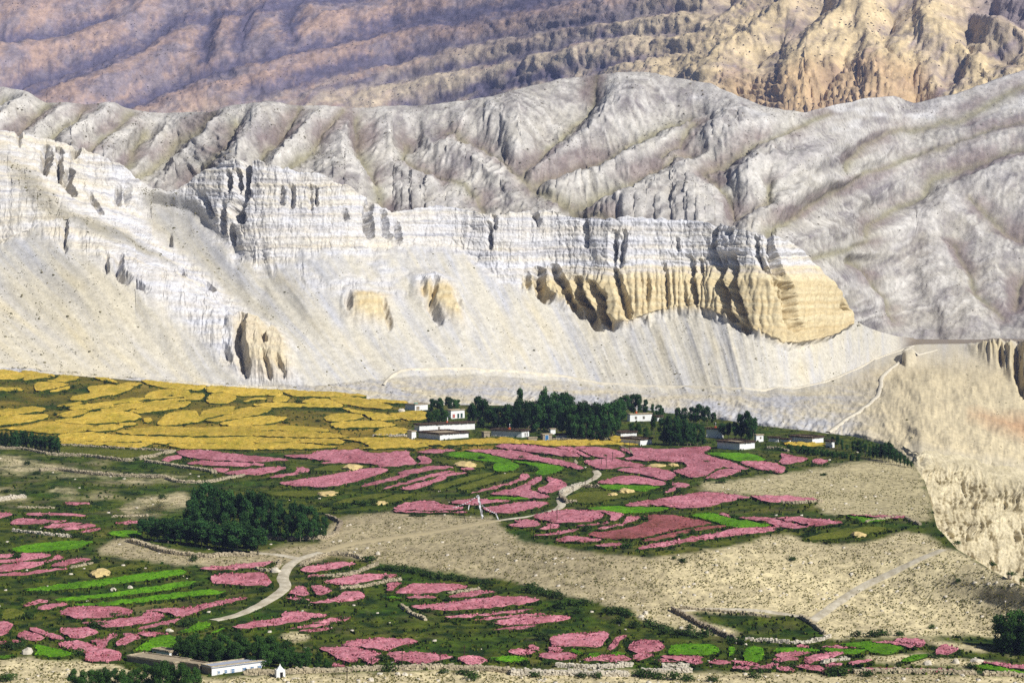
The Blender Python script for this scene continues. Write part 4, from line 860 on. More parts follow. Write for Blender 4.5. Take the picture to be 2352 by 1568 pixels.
fc = mixc(fc, C_FHAZE, np.clip((.24 - frill) * 2.4, 0, .5) * np.clip(4 * ff_ * (1 - ff_), 0, 1))  # same painted blue in the rill bottoms
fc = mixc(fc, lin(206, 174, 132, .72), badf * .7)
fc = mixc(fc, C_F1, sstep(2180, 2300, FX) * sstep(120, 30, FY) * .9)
fveg = np.clip(.3 + fn2 + (1 - diag) * .4, 0, 1.3)
bk = []
for i in range(1, 5):
    b = Pfd[-1].copy(); b[:, 1] += 150.0 * i; b[:, 0] *= b[:, 1] / Pfd[-1][:, 1]; b[:, 2] -= 30 * i * i; bk.append(b)
Vf = np.concatenate([Pfd, np.array(bk)], 0)
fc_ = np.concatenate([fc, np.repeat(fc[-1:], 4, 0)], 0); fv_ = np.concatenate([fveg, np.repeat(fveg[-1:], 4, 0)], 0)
m_far = terrain_mat('mountain_rock_haze_tint', 0.045, 0.16, 0.74, 1.2, 7.0, 0.55, stretch=(1, .4, 1))
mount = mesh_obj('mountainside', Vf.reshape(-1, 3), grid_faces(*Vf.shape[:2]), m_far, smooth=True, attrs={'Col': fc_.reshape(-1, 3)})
tag(mount, kind='structure')

# tracks
m_path = plain_mat('track_gravel', lin(206, 193, 164, .72), .2, .45, bump_s=.4, bump_d=.1, c2=lin(226, 216, 192, .78), stretch=(1, .5, 1))
m_path2 = plain_mat('sandy_track', lin(214, 198, 156, .76), .16, .35, bump_s=.4, bump_d=.1, c2=lin(198, 182, 142, .74), stretch=(1, .5, 1))
def strip(name, centre, hw, lift):
    c = np.asarray(centre); n = len(c)
    t = np.gradient(c, axis=0); t[:, 2] = 0; t /= np.linalg.norm(t, axis=1, keepdims=True) + 1e-9
    sd = np.stack([-t[:, 1], t[:, 0], np.zeros(n)], 1)
    rows = []
    for k in (-1, -.5, 0, .5, 1):
        w = hw * k * (1 + 0.22 * fbm(c[:, 0] / 9 + k * 7, c[:, 1] / 9, 2, 97))
        rows.append(c + sd * w[:, None])
    return np.array(rows)
def ground_z(X, Y):
    """terrain height under a world position on the terrace"""
    X = np.asarray(X, float); Y = np.asarray(Y, float)
    py = np.full(X.shape, 1200.0); lo = np.full(X.shape, 800.0); hi = np.full(X.shape, 1690.0)
    for _ in range(26):
        py = (lo + hi) / 2
        b = -(py - CY) / F
        px = CX + X / Y * F * (CP + b * SP)
        d = nd(px, py)
        far = d > Y
        lo = np.where(far, py, lo); hi = np.where(far, hi, py)
    return tan_row(py) * Y + CAMZ + rough_z(X, Y)
for pts, hw in PATHS:
    c = catmull(pts, 10, closed=False)
    p = GP(c[:, 0], c[:, 1])
    rows = strip('path', p, hw, .1)
    rows[..., 2] = ground_z(rows[..., 0], rows[..., 1]) + 0.13
    rows[0, :, 2] -= .2; rows[-1, :, 2] -= .2
    o = mesh_obj('path', rows.reshape(-1, 3), grid_faces(5, len(c)), m_path if hw != 2.4 else m_path2, smooth=True); tag(o, kind='structure')
m_road = plain_mat('road_dust', lin(222, 213, 192, .77), .16, .3)
for pts, hw in [([(880,887),(905,858),(950,850),(1100,850),(1250,861),(1400,883),(1600,890),(1750,895),(1850,889),(1930,868),(2000,832),(2050,812),(2098,796)], 1.2),
                ([(1900,990),(1960,955),(2005,925),(2022,895),(2026,868),(2050,845),(2090,822),(2150,805)], 1.7)]:
    c = catmull(pts, 14, closed=False)
    p = np.array([CPt(a, b) for a, b in c])
    for _ in range(3): p[1:-1] = (p[:-2] + 2 * p[1:-1] + p[2:]) / 4
    rows = strip('road', p, hw, .2)
    rows[..., 2] += 0.55
    rows[0, :, 2] -= 2.0; rows[-1, :, 2] -= 2.0
    o = mesh_obj('road', rows.reshape(-1, 3), grid_faces(5, len(c)), m_road, smooth=True); tag(o, kind='structure')
# ------------------------------------------------------------------ crop plots: each one a raised stand of crop on the terrace
def crop_mat(name, a, b, c, scale=.8, dots=.42):
    m, nt, bs = nmat(name)
    f1, r1 = noise_fac(nt, scale, 5, .75, (1, .5, 1), .38, .62)
    f2, r2 = noise_fac(nt, .11, 5, .7, (1, .4, 1), .44, .68)
    f3, r3 = noise_fac(nt, 1.5, 3, .75, (1, .35, 1), .47, .62)
    k = mixrgb(nt, f1, a, b)
    oi = nt.nodes.new('ShaderNodeObjectInfo')
    k = mixrgb(nt, f2, k, c)
    h = N(nt, 'ShaderNodeMath', operation='MULTIPLY'); nt.links.new(f3, h.inputs[0]); h.inputs[1].default_value = dots
    k = mixrgb(nt, h.outputs[0], k, np.array(c) * .62)
    mr = N(nt, 'ShaderNodeMapRange'); mr.inputs['To Min'].default_value = .88; mr.inputs['To Max'].default_value = 1.1
    nt.links.new(oi.outputs['Random'], mr.inputs['Value'])
    cb = nt.nodes.new('ShaderNodeCombineColor')
    for i in range(3): nt.links.new(mr.outputs[0], cb.inputs[i])
    k = mixrgb(nt, 1.0, k, cb.outputs[0], 'MULTIPLY')
    nt.links.new(k, bs.inputs['Base Color']); bump(nt, bs, r1, .5, .35)
    return m
CROPS = {
 'pink': crop_mat('buckwheat_bloom', lin(206, 124, 138, .74), lin(228, 160, 170, .78), lin(176, 104, 110, .67)),
 'faded': crop_mat('buckwheat_fading', lin(182, 106, 108, .68), lin(200, 120, 124, .7), lin(150, 94, 76, .6)),
 'yellow': crop_mat('barley_ripe', lin(208, 172, 62, .78), lin(224, 194, 90, .80), lin(182, 164, 54, .70), .5, .45),
 'green': crop_mat('young_crop', lin(92, 156, 18, .74), lin(120, 174, 32, .76), lin(78, 118, 20, .64), .6, .5),
 'olive': crop_mat('stubble_grass', lin(112, 122, 36, .68), lin(132, 134, 52, .7), lin(86, 98, 28, .62), .5, .5)}
m_stalk = plain_mat('crop_stalks', lin(66, 84, 30, .6), .35, 1.2)
HEI = {'pink': .75, 'faded': .7, 'yellow': .8, 'green': .5, 'olive': .22}
KIND = {'pink': 'buckwheat_plot', 'faded': 'buckwheat_plot', 'yellow': 'barley_plot', 'green': 'crop_plot', 'olive': 'meadow_plot'}
LM = [('straight poplar row', 70, 1010), ('clay pillars at the scree foot', 610, 870), ('scree foot by the ridge', 120, 865), ('house with the tarpaulin', 955, 935), ('tower shed', 945, 1005), ('rubble bank', 250, 1092), ('walled grove', 520, 1215), ('olive walled meadow', 260, 1030),
      ('prayer flag mast', 1110, 1180), ('track retaining wall', 1320, 1130), ('ruin with the blue door', 1255, 1005), ('round poplar clump', 1570, 1010), ('large thatched house', 1710, 1022), ('hedge willows', 1860, 1045), ('curved wall on the rim', 2040, 1200), ('cone of yellow straw', 255, 1305), ('fork of the track', 680, 1285),
      ('white farmhouse', 530, 1530), ('long farm building', 350, 1515), ('small whitewashed shrine', 645, 1545), ('walled pasture', 1720, 1430), ('stepped white wall', 1350, 1535), ('shade tree at the hill foot', 2320, 1480), ('straw pile under the barley', 770, 1050), ('straw pile by the bright field', 1115, 1052), ('lone boulder on the slope', 900, 1265), ('pale outcrop beside the green plot', 65, 1490), ('thin pink strips wall', 110, 1225), ('dark hooked wall', 1540, 1030), ('rising end of the stone line', 1010, 1405), ('jagged boulder', 2195, 1505), ('two white boulders', 1500, 1410)]
LOOK = {'pink': 'pink flowering buckwheat plot', 'faded': 'fading brownish pink buckwheat plot', 'yellow': 'golden ripe barley plot', 'green': 'bright green young crop plot', 'olive': 'mown olive green meadow plot'}
def attr_mat(name):
    m, nt, b = nmat(name); at = nt.nodes.new('ShaderNodeAttribute'); at.attribute_name = 'Col'
    nt.links.new(at.outputs['Color'], b.inputs['Base Color']); return m
m_tuft = attr_mat('plant_blades')
TUFT = {'pink': (lin(222, 152, 164, .78), lin(188, 108, 120, .7), lin(120, 92, 60, .6), .085), 'faded': (lin(196, 122, 118, .7), lin(164, 96, 88, .66), lin(110, 84, 56, .6), .075),
        'yellow': (lin(226, 196, 92, .8), lin(194, 160, 54, .74), lin(150, 140, 48, .66), .045), 'green': (lin(124, 176, 34, .76), lin(84, 144, 18, .72), lin(70, 112, 20, .66), .07), 'olive': (lin(140, 140, 56, .7), lin(104, 116, 36, .66), lin(80, 92, 30, .62), .05)}
def bloom(parent, k, c, h):
    a0, a1, a2, dens = TUFT[k]
    x0, ya = c.min(0); x1, yc = c.max(0)
    n = int((x1 - x0) * (yc - ya) * dens) + 6
    px = rng.uniform(x0 - 2, x1 + 2, n); py = rng.uniform(ya - .3, yc + .5, n)
    ok = pip(px, py, c) | (pip(px + 1, py, c) & pip(px, py - .4, c)); px, py = px[ok], py[ok]; n = len(px)
    if n < 3: return
    g = GP(px, py); V_ = []; C_ = []
    f = np.clip(.5 + 1.3 * fbm(g[:, 0] / 7, g[:, 1] / 12, 3, 19) + .35 * rng.randn(n), 0, 1)
    base = mixc(a0, a1, f); base = mixc(base, a2, (rng.rand(n) < .10 + .25 * (f > .85)) * .8)
    for b in range(2):
        an = rng.uniform(0, np.pi, n); s_ = rng.uniform(.25, .55, n); hh = h * rng.uniform(.92, 1.22, n)
        u = np.stack([np.cos(an) * s_, np.sin(an) * s_, np.zeros(n)], 1); lo = g + np.array([0, 0, h * .35]); up_ = g.copy(); up_[:, 2] += hh
        V_.append(np.stack([lo - u * .6, lo + u * .6, up_ + u * .5 + rng.uniform(-.12, .12, (n, 3)), up_ - u * .5], 1)); C_.append(np.repeat((base * rng.uniform(.82, 1.16, (n, 1)))[:, None, :], 4, 1))
    V_ = np.concatenate(V_).reshape(-1, 3); C_ = np.concatenate(C_).reshape(-1, 3)
    b_ = mesh_obj('crop_stalks', V_, np.arange(len(V_)).reshape(-1, 4), m_tuft, parent, attrs={'Col': C_}); b_['kind'] = 'stuff'
def build_plot(k, poly):
    h = HEI[k]
    c = catmull(poly, 4)
    cx_, cy_ = c.mean(0)
    c[:, 1] += h * F / float(nd(cx_, cy_)) * .6
    if k == 'yellow':
        dl = c - np.array([cx_, cy_]); c += np.sign(dl) * np.minimum(np.abs(dl) * .12, np.array([3.0, 1.0]))
    
    d = float(nd(cx_, cy_)); step = 1.7 * F / d; asp = 5.2
    # even boundary, in a frame where the foreshortened rows are stretched
    B = c * np.array([1, asp]); L = np.linalg.norm(np.diff(np.vstack([B, B[:1]]), axis=0), axis=1); tot = L.sum()
    n = int(np.clip(tot / step, 14, 260)); s = np.concatenate([[0], np.cumsum(L)])
    BB = np.vstack([B, B[:1]]); t = np.linspace(0, tot, n, endpoint=False)
    B = np.stack([np.interp(t, s, BB[:, 0]), np.interp(t, s, BB[:, 1])], 1)
    keep = np.concatenate([[True], np.linalg.norm(np.diff(B, axis=0), axis=1) > step * .2]); B = B[keep]; n = len(B)
    B = B + np.stack([2.0 * fbm(B[:, 0] / 16, B[:, 1] / 16, 3, 15), 2.0 * fbm(B[:, 0] / 13, B[:, 1] / 13, 3, 16)], 1)
    x0, ya = B.min(0); x1, yc = B.max(0)
    st = max(step, math.sqrt((x1 - x0) * (yc - ya) / 3200))
    gx, gy = np.meshgrid(np.arange(x0, x1, st), np.arange(ya, yc, st))
    gx = gx + rng.uniform(-.3, .3, gx.shape) * st; gy = gy + rng.uniform(-.3, .3, gy.shape) * st
    ins = pip(gx, gy, B); q_ = np.stack([gx[ins], gy[ins]], 1)
    if len(q_):
        dd, _, _ = dist_poly(q_[:, 0], q_[:, 1], np.vstack([B, B[:1]])); q_ = q_[dd > st * .45]
    pts = np.vstack([B, q_])
    res = delaunay_2d_cdt([Vector(p) for p in pts], [(i, (i + 1) % n) for i in range(n)], [], 1, 1e-4)
    vv, ff, orig = res[0], res[2], res[3]
    vv = np.array([(a[0], a[1]) for a in vv])
    onb = np.array([any(i < n for i in o) for o in orig])
    G0 = GP(vv[:, 0], vv[:, 1] / asp)
    top = G0.copy()
    top[:, 2] += h * np.where(onb, .78, 1.0) * (1 + .0 * vv[:, 0]) + h * .35 * fbm(G0[:, 0] / 2.2, G0[:, 1] / 3.5, 3, 18) + h * .17 * rng.randn(len(vv))
    # side skirt along the outline
    idx = {}
    for i, o in enumerate(orig):
        for j in o:
            if j < n: idx[j] = i
    ring = [idx[j] for j in range(n) if j in idx]
    base = len(top); sk_ = G0[ring].copy(); sk_[:, 2] -= .6
    nr = len(ring)
    tri = [tuple(f) for f in ff]
    a2 = vv[list(tri[0])] if tri else None
    if tri:
        ar = (a2[1][0] - a2[0][0]) * (a2[2][1] - a2[0][1]) - (a2[1][1] - a2[0][1]) * (a2[2][0] - a2[0][0])
        if ar > 0: tri = [f[::-1] for f in tri]
    quad = [(ring[i], ring[(i + 1) % nr], base + (i + 1) % nr, base + i) for i in range(nr)]
    o_ = mesh_obj(KIND[k], np.vstack([top, sk_]), tri + quad, CROPS[k], smooth=False)
    o_.data.materials.append(m_stalk)
    mi = np.zeros(len(o_.data.polygons), np.int32); mi[len(tri):] = 1
    o_.data.polygons.foreach_set('material_index', mi)
    zone = 'nearest the ' + min(LM, key=lambda l: math.hypot(l[1] - cx_, 2.6 * (l[2] - cy_)))[0]
    wid = c[:, 0].max() - c[:, 0].min(); hei = c[:, 1].max() - c[:, 1].min()
    area = wid * hei
    shape = ('long thin' if wid / hei > 9 else 'curved' if len(poly) > 9 else 'broad' if area > 4500 else 'small' if area < 1100 else 'tapered')
    tag(o_, f'{shape} {LOOK[k]} {zone}', 'field', f'{shape} {LOOK[k]}s {zone}')
    bloom(o_, k, c, h)
    return o_
for k, p in PLOTS:
    build_plot(k, p)
# ------------------------------------------------------------------ trees
m_bark = plain_mat('bark', lin(150, 140, 118, .5), .35, 3.0)
m_leafA = leaf_mat('leaves_poplar', lin(44, 84, 46, .62), lin(78, 118, 54, .62), .42)
m_leafB = leaf_mat('leaves_willow', lin(54, 92, 40, .64), lin(86, 124, 52, .6))
m_leafC = leaf_mat('leaves_shrub', lin(52, 84, 34, .66), lin(90, 112, 52, .64))
def crown_mesh(name, lobes, n, size, mat, seed, flat=.0):
    g = np.random.RandomState(seed)
    vol = np.array([l[3] * l[4] * l[5] for l in lobes]) ** .75
    pick = g.choice(len(lobes), n, p=vol / vol.sum())
    L = np.array(lobes)[pick]
    u = g.randn(n, 3); u /= np.linalg.norm(u, axis=1, keepdims=True)
    r = .45 + .58 * g.rand(n, 1) ** .6
    c = L[:, :3] + u * r * L[:, 3:6] + g.randn(n, 3) * .12
    nrm = u + .7 * g.randn(n, 3); nrm /= np.linalg.norm(nrm, axis=1, keepdims=True)
    a = np.cross(nrm, g.randn(n, 3)); a /= np.linalg.norm(a, axis=1, keepdims=True); b = np.cross(nrm, a)
    s = size * g.uniform(.6, 1.35, (n, 1))
    q_ = np.stack([c - a * s, c + b * s * .6, c + a * s, c - b * s * .6], 1)
    q_[:, :, 2] = np.maximum(q_[:, :, 2], .02)
    me = mesh_obj(name, q_.reshape(-1, 3), np.arange(4 * n).reshape(n, 4), mat)
    return me
def lobes_poplar(g, H=10.0, w=1.7, low=.18):
    out = []
    for i in range(15):
        t = low + (1 - low) * (i + .5) / 15; rad = w * (math.sin(math.pi * min(1, (t - low) / (1 - low) * .82 + .14)) ** .8)
        a = g.uniform(0, 6.28); o = rad * g.uniform(.15, .6)
        out.append((o * math.cos(a), o * math.sin(a), H * t * .95, rad * g.uniform(.5, .8), rad * g.uniform(.5, .8), H * .085 * g.uniform(.9, 1.4)))
    return out
def lobes_broad(g, H=10.0, w=3.6, low=.16, n=17):
    out = []
    for i in range(n):
        t = low + (1 - low) * g.random() ** .8; rad = w * math.sqrt(max(.12, 1 - ((t - .5) / .56) ** 2))
        a = g.uniform(0, 6.28); o = rad * g.uniform(.25, .72); k = g.uniform(.28, .46)
        out.append((o * math.cos(a), o * math.sin(a), H * t * .9 + .1 * H * .3, w * k, w * k, H * .11 * g.uniform(.8, 1.4)))
    return out
def trunk(name, parent, H, w, seed, r0=.22, low=.16):
    g = random.Random(seed); m = MB()
    x = y = 0.0; p = (0, 0, -.6); r = r0
    for k in range(1, 5):
        x += g.uniform(-.18, .18); y += g.uniform(-.18, .18); z = H * .78 * k / 4
        m.tube(p, (x, y, z), r, r * .68, 7); p = (x, y, z); r *= .68
        for _ in range(3):
            a = g.uniform(0, 6.28); l = w * g.uniform(.4, .75)
            m.tube(p, (x + l * math.cos(a), y + l * math.sin(a), z + l * g.uniform(.5, 1.0)), r * .5, r * .15, 5)
    return m.build(name, m_bark, parent)
PROTO = {}
def make_tree(key, kind, seed):
    g = random.Random(seed)
    root = empty(kind, (0, 0, 0))
    if key.startswith('poplar'):
        lb = lobes_poplar(g, 10, g.uniform(1.5, 2.0)); trunk('trunk', root, 10, 1.5, seed); c = crown_mesh('crown', lb, 1500, .26, m_leafA, seed)
    elif key.startswith('broad'):
        lb = lobes_broad(g, 10, g.uniform(3.1, 3.8)); trunk('trunk', root, 10, 3.2, seed, .26); c = crown_mesh('crown', lb, 2600, .30, m_leafA, seed)
    elif key.startswith('high'):
        lb = lobes_broad(g, 10, 2.9, .36); trunk('trunk', root, 10, 2.6, seed, .24); c = crown_mesh('crown', lb, 2000, .29, m_leafA, seed)
    else:
        lb = lobes_broad(g, 10, 5.2, .03, 22); trunk('trunk', root, 7, 3.5, seed, .2); c = crown_mesh('crown', lb, 3200, .36, m_leafB, seed)
    c.parent = root
    return root
for i in range(3):
    PROTO['poplar%d' % i] = make_tree('poplar%d' % i, 'poplar_tree', 100 + i)
    PROTO['broad%d' % i] = make_tree('broad%d' % i, 'willow_tree', 120 + i)
    PROTO['high%d' % i] = make_tree('high%d' % i, 'poplar_tree', 140 + i)
    PROTO['bushy%d' % i] = make_tree('bushy%d' % i, 'willow_tree', 160 + i)
USED = set()
def put_tree(key, px, base, top, label, group, wid=1.0):
    k = '%s%d' % (key, R.randrange(3)); p = PROTO[k]
    if k in USED: o = copy_tree(p)
    else: o = p; USED.add(k)
    g = GP(np.array([px]), np.array([base]))[0]; d = g[1]
    H = max(2.0, (base - top) / F * d); s = H / 10.0
    o.location = (g[0], g[1], g[2] - .05)
    o.rotation_euler = (0, 0, R.uniform(0, 6.28)); o.scale = (s * wid * R.uniform(.92, 1.1), s * wid * R.uniform(.92, 1.1), s)
    tag(o, label, 'tree', group); return o
def put_crop(key, c, rows, label, group, wid=1.0):
    for x, b, t in rows:
        (px, py), = crop(c, [(x, b)]); (_, ty), = crop(c, [(x, t)])
        put_tree(key, px, py, ty, label, group, wid)
V1 = 'dark green leafy tree beside the white houses at the village west end'; G1 = 'trees at the west end of the village'
put_crop('broad', 'A2', [(1615,545,425),(1690,548,418),(1770,548,412),(1850,540,430),(1650,540,440),(1810,545,425)], V1, G1, 1.0)
put_crop('bushy', 'A2', [(1590,645,545),(1660,645,525),(1735,645,535)], V1, G1, .9)
V2 = 'dark green tree in the dense grove in the middle of the village'; G2 = 'trees of the middle village grove'
put_crop('broad', 'A2', [(1985,690,460),(2090,690,425),(2160,690,500),(2230,700,480),(2310,700,470),(2200,690,520),(2280,690,500)], V2, G2, .85)
put_crop('high', 'A2', [(2035,690,395)], 'tall dark tree with a small crest crown beside the red-shuttered house', None, .8)
put_crop('broad', 'A3', [(20,720,480),(120,720,425),(190,720,440),(260,720,430),(330,720,380),(350,735,450),(60,720,440),(230,735,470),(420,735,430),(150,735,480)], V2, G2, .75)
put_crop('high', 'A3', [(75,700,330)], 'thin tall tree whose small tuft stands above the village grove', None, .42)
put_crop('high', 'A3', [(290,700,328)], 'tall slender tree with a ragged top above the village grove', None, .5)
put_crop('high', 'A3', [(415,700,372),(470,700,360),(520,700,395)], 'tall tree showing its pale trunk at the edge of the village grove', 'tall trees showing pale trunks in the village', .9)
V3 = 'dense dark tree behind the straw field in front of the village'; G3 = 'dense trees above the straw field'
put_crop('broad', 'A3', [(500,790,500),(560,800,480),(640,800,455),(700,800,475),(760,800,470),(820,800,450),(880,800,440),(920,790,440),(600,805,560),(680,808,580),(760,808,580),(850,808,600),(540,800,570)], V3, G3, .8)
V4 = 'leafy tree behind the white two-storey house with roof flags'; G4 = 'trees behind the two-storey house'
put_crop('broad', 'A3', [(960,715,440),(1000,660,420),(1040,600,395),(1100,575,368),(1160,575,385),(1220,575,420),(1290,585,470),(1345,592,470),(1385,590,510),(1000,600,410)], V4, G4, .8)
put_crop('bushy', 'A3', [(1100,745,645),(1160,765,650),(1230,785,690)], 'low willow in front of the white two-storey house', 'willows before the two-storey house', .7)
put_crop('high', 'A3', [(1300,760,590)], 'thin tree with pale stems beside the white two-storey house', None, .7)
V5 = 'tall dark poplar in the round clump beside the pink fields'; G5 = 'poplars of the round clump'
put_crop('broad', 'A3', [(1390,850,600),(1440,860,585),(1500,860,580),(1570,860,610),(1640,860,640),(1700,858,640),(1750,850,680),(1420,850,640),(1530,862,640),(1610,862,660)], V5, G5, .75)
V6 = 'dark tree below the grey gullies at the village east end'; G6 = 'trees at the east end of the village'
put_crop('broad', 'A3', [(1520,650,510),(1575,650,498),(1650,650,490),(1720,660,478),(1790,670,500),(1850,670,555),(1690,660,500)], V6, G6, .8)
put_crop('broad', 'A3', [(1930,790,650),(1985,795,645),(2050,800,640)], 'dark tree beside the low thatched houses', 'trees beside the thatched houses', .8)
put_crop('broad', 'A3', [(2105,800,545),(2160,805,535),(2215,800,600)], 'big round-topped dark tree at the village east edge', 'big round trees at the east edge', .75)
put_crop('bushy', 'A3', [(2150,815,770)], 'small green willow behind the dark thatched house', None, .7)
put_crop('broad', 'A4', [(595,865,768),(635,880,768),(680,895,800),(725,900,840)], 'green tree right of the last white house', 'trees by the last house', .8)
put_crop('broad', 'A4', [(795,920,800),(840,935,800),(890,945,835)], 'dark tree of the lone pair on the terrace rim', 'trees of the pair on the rim', .75)
put_crop('poplar', 'A4', [(930,965,850),(965,975,835),(1000,980,828),(1040,988,830),(1075,992,815),(1110,1000,803),(1145,1010,840),(1180,1025,880),(1215,1035,905),(1250,1045,930),(1285,1053,960),(1315,1058,990)], 'dark poplar in the row descending to the badlands', 'poplars in the descending row', 1.15)
HG = 'tall green hedge willow below the last village houses'; HGG = 'hedge willows below the last houses'
rows = []
for i in range(34):
    t = i / 33.0; x = 190 + 620 * t + R.uniform(-20, 20)
    for b0, hh in ((905, 65), (945, 70)):
        b = b0 + t * 95 + R.uniform(-8, 8) + (10 if b0 > 920 else 0)
        if b0 > 920 and t < .1: continue
        rows.append((x, b, b - hh * R.uniform(.8, 1.1)))
put_crop('bushy', 'A4', rows[::2], HG, HGG, .75)
put_crop('poplar', 'A1', [(-40,880,730),(20,880,722),(60,880,722),(105,882,715),(150,882,712),(195,882,708),(240,884,708),(285,888,722),(325,892,745),(368,897,750),(410,905,752),(455,915,752),(500,920,756),(535,922,770),(130,872,720),(220,874,712),(300,878,728),(390,890,756),(480,905,760)], 'dark poplar in the straight row above the stone wall', 'poplars of the straight row', 1.25)
# walled grove
WG = 'dark poplar of the walled grove beside the gravel track'; WGG = 'poplars of the walled grove'
for i in range(19):
    t = i / 18; put_tree('poplar' if i % 3 else 'high', 330 + 262 * t + R.uniform(-4, 4), 1236 + 38 * t + R.uniform(-3, 2), 1188 + 22 * t + R.uniform(-9, 7), 'slim poplar in the front row of the walled grove', 'front row of the walled grove', 1.5)
for i in range(14):
    t = i / 13; put_tree('broad', 345 + 230 * t + R.uniform(-5, 5), 1224 + 34 * t + R.uniform(-3, 3), 1186 + 16 * t + R.uniform(-5, 5), 'rounded tree just behind the front row of the walled grove', 'second row of the walled grove', .95)
for px, b, tp in [(435,1222,1145),(455,1212,1118),(478,1210,1104),(500,1212,1108),(525,1215,1124),(550,1218,1128),(575,1222,1130),(600,1226,1134),(450,1228,1150),(490,1228,1140),(530,1230,1145),(570,1236,1148),(600,1240,1160),(620,1230,1142),(645,1232,1146),(670,1234,1150),(695,1236,1158),(712,1238,1156),(728,1238,1172),(745,1236,1185),(630,1240,1172),(660,1242,1176),(690,1243,1180),(720,1243,1188),(560,1250,1180),(520,1240,1170)]:
    l_ = ('tall dark tree at the heart of the walled grove', 'tall trees of the walled grove') if b - tp > 88 else ('lower dark tree at the track end of the walled grove', 'track-side trees of the walled grove') if px > 610 else ('mid-height dark tree inside the walled grove', 'inner trees of the walled grove')
    put_tree('broad' if R.random() < .75 else 'high', px, b, tp + R.uniform(-8, 6), l_[0], l_[1], .7)
# trees beside the white farmhouse
for i in range(30):
    t = i / 29; row = i % 3
    px = 412 + 345 * t + R.uniform(-6, 6); tp = np.interp(px, [405, 440, 560, 620, 680, 740, 765], [1462, 1455, 1456, 1458, 1480, 1495, 1510]) + 9 * row
    put_tree('bushy', px, 1503 + 24 * t + 7 * row, tp + R.uniform(-3, 5), 'bushy green willow behind the white farmhouse', 'willows behind the farmhouse', .72)
for i in range(16):
    t = i / 15; px = 170 + 280 * t
    tp = np.interp(px, [165, 250, 300, 345, 390, 455], [1535, 1532, 1540, 1518, 1522, 1532])
    put_tree('bushy', px + R.uniform(-5, 5), 1588 + R.uniform(-6, 6), tp + R.uniform(-3, 5), 'bushy willow on the gravel in front of the farmhouse', 'willows before the farmhouse', .62)
for px, b, tp in [(2300,1492,1412),(2335,1494,1402),(2370,1498,1398),(2410,1500,1396),(2450,1505,1400),(2320,1500,1425),(2360,1506,1430)]:
    put_tree('bushy', px, b, tp, 'large dense round tree casting shade on the sandy hill foot', 'round trees at the sandy hill foot', .72)
# ------------------------------------------------------------------ houses
m_white = plain_mat('whitewash', lin(238, 238, 236, .84), .07, .8, bump_s=.3, bump_d=.06)
m_mud = plain_mat('mud_plaster', lin(176, 162, 138, .66), .14, 1.0, bump_s=.3, bump_d=.05)
m_roof = plain_mat('packed_mud_roof', lin(190, 174, 146, .66), .18, .9)
m_slate = plain_mat('grey_roof_sheet', lin(186, 192, 206, .7), .10, .8)
m_wood = plain_mat('stacked_firewood', lin(112, 94, 78, .5), .45, 5.0, bump_s=.6, bump_d=.1)
m_dark = plain_mat('dark_opening', lin(52, 50, 50, .5), .2, 2)
m_blue = plain_mat('blue_paint', lin(70, 126, 176, .7), .12, 2)
m_red = plain_mat('red_paint', lin(190, 70, 48, .7), .12, 2)
m_teal = plain_mat('teal_paint', lin(46, 84, 74, .6), .12, 2)
m_org = plain_mat('ochre_shrine', lin(214, 104, 60, .7), .12, 2)
m_cloth = plain_mat('prayer_cloth', lin(236, 236, 242, .82), .08, 2)
m_stone = plain_mat('field_stone', lin(200, 186, 156, .66), .25, 1.4, bump_s=.4, bump_d=.1, rnd=.06)
m_stonew = plain_mat('pale_stone', lin(222, 212, 192, .72), .2, 1.2, bump_s=.4, bump_d=.1)
m_pole = plain_mat('pole_timber', lin(92, 78, 62, .5), .2, 4)
m_straw = plain_mat('straw', lin(220, 196, 136, .76), .16, 1.6, bump_s=.6, bump_d=.15)
m_tarp = plain_mat('teal_tarpaulin', lin(70, 158, 146, .7), .1, 2)
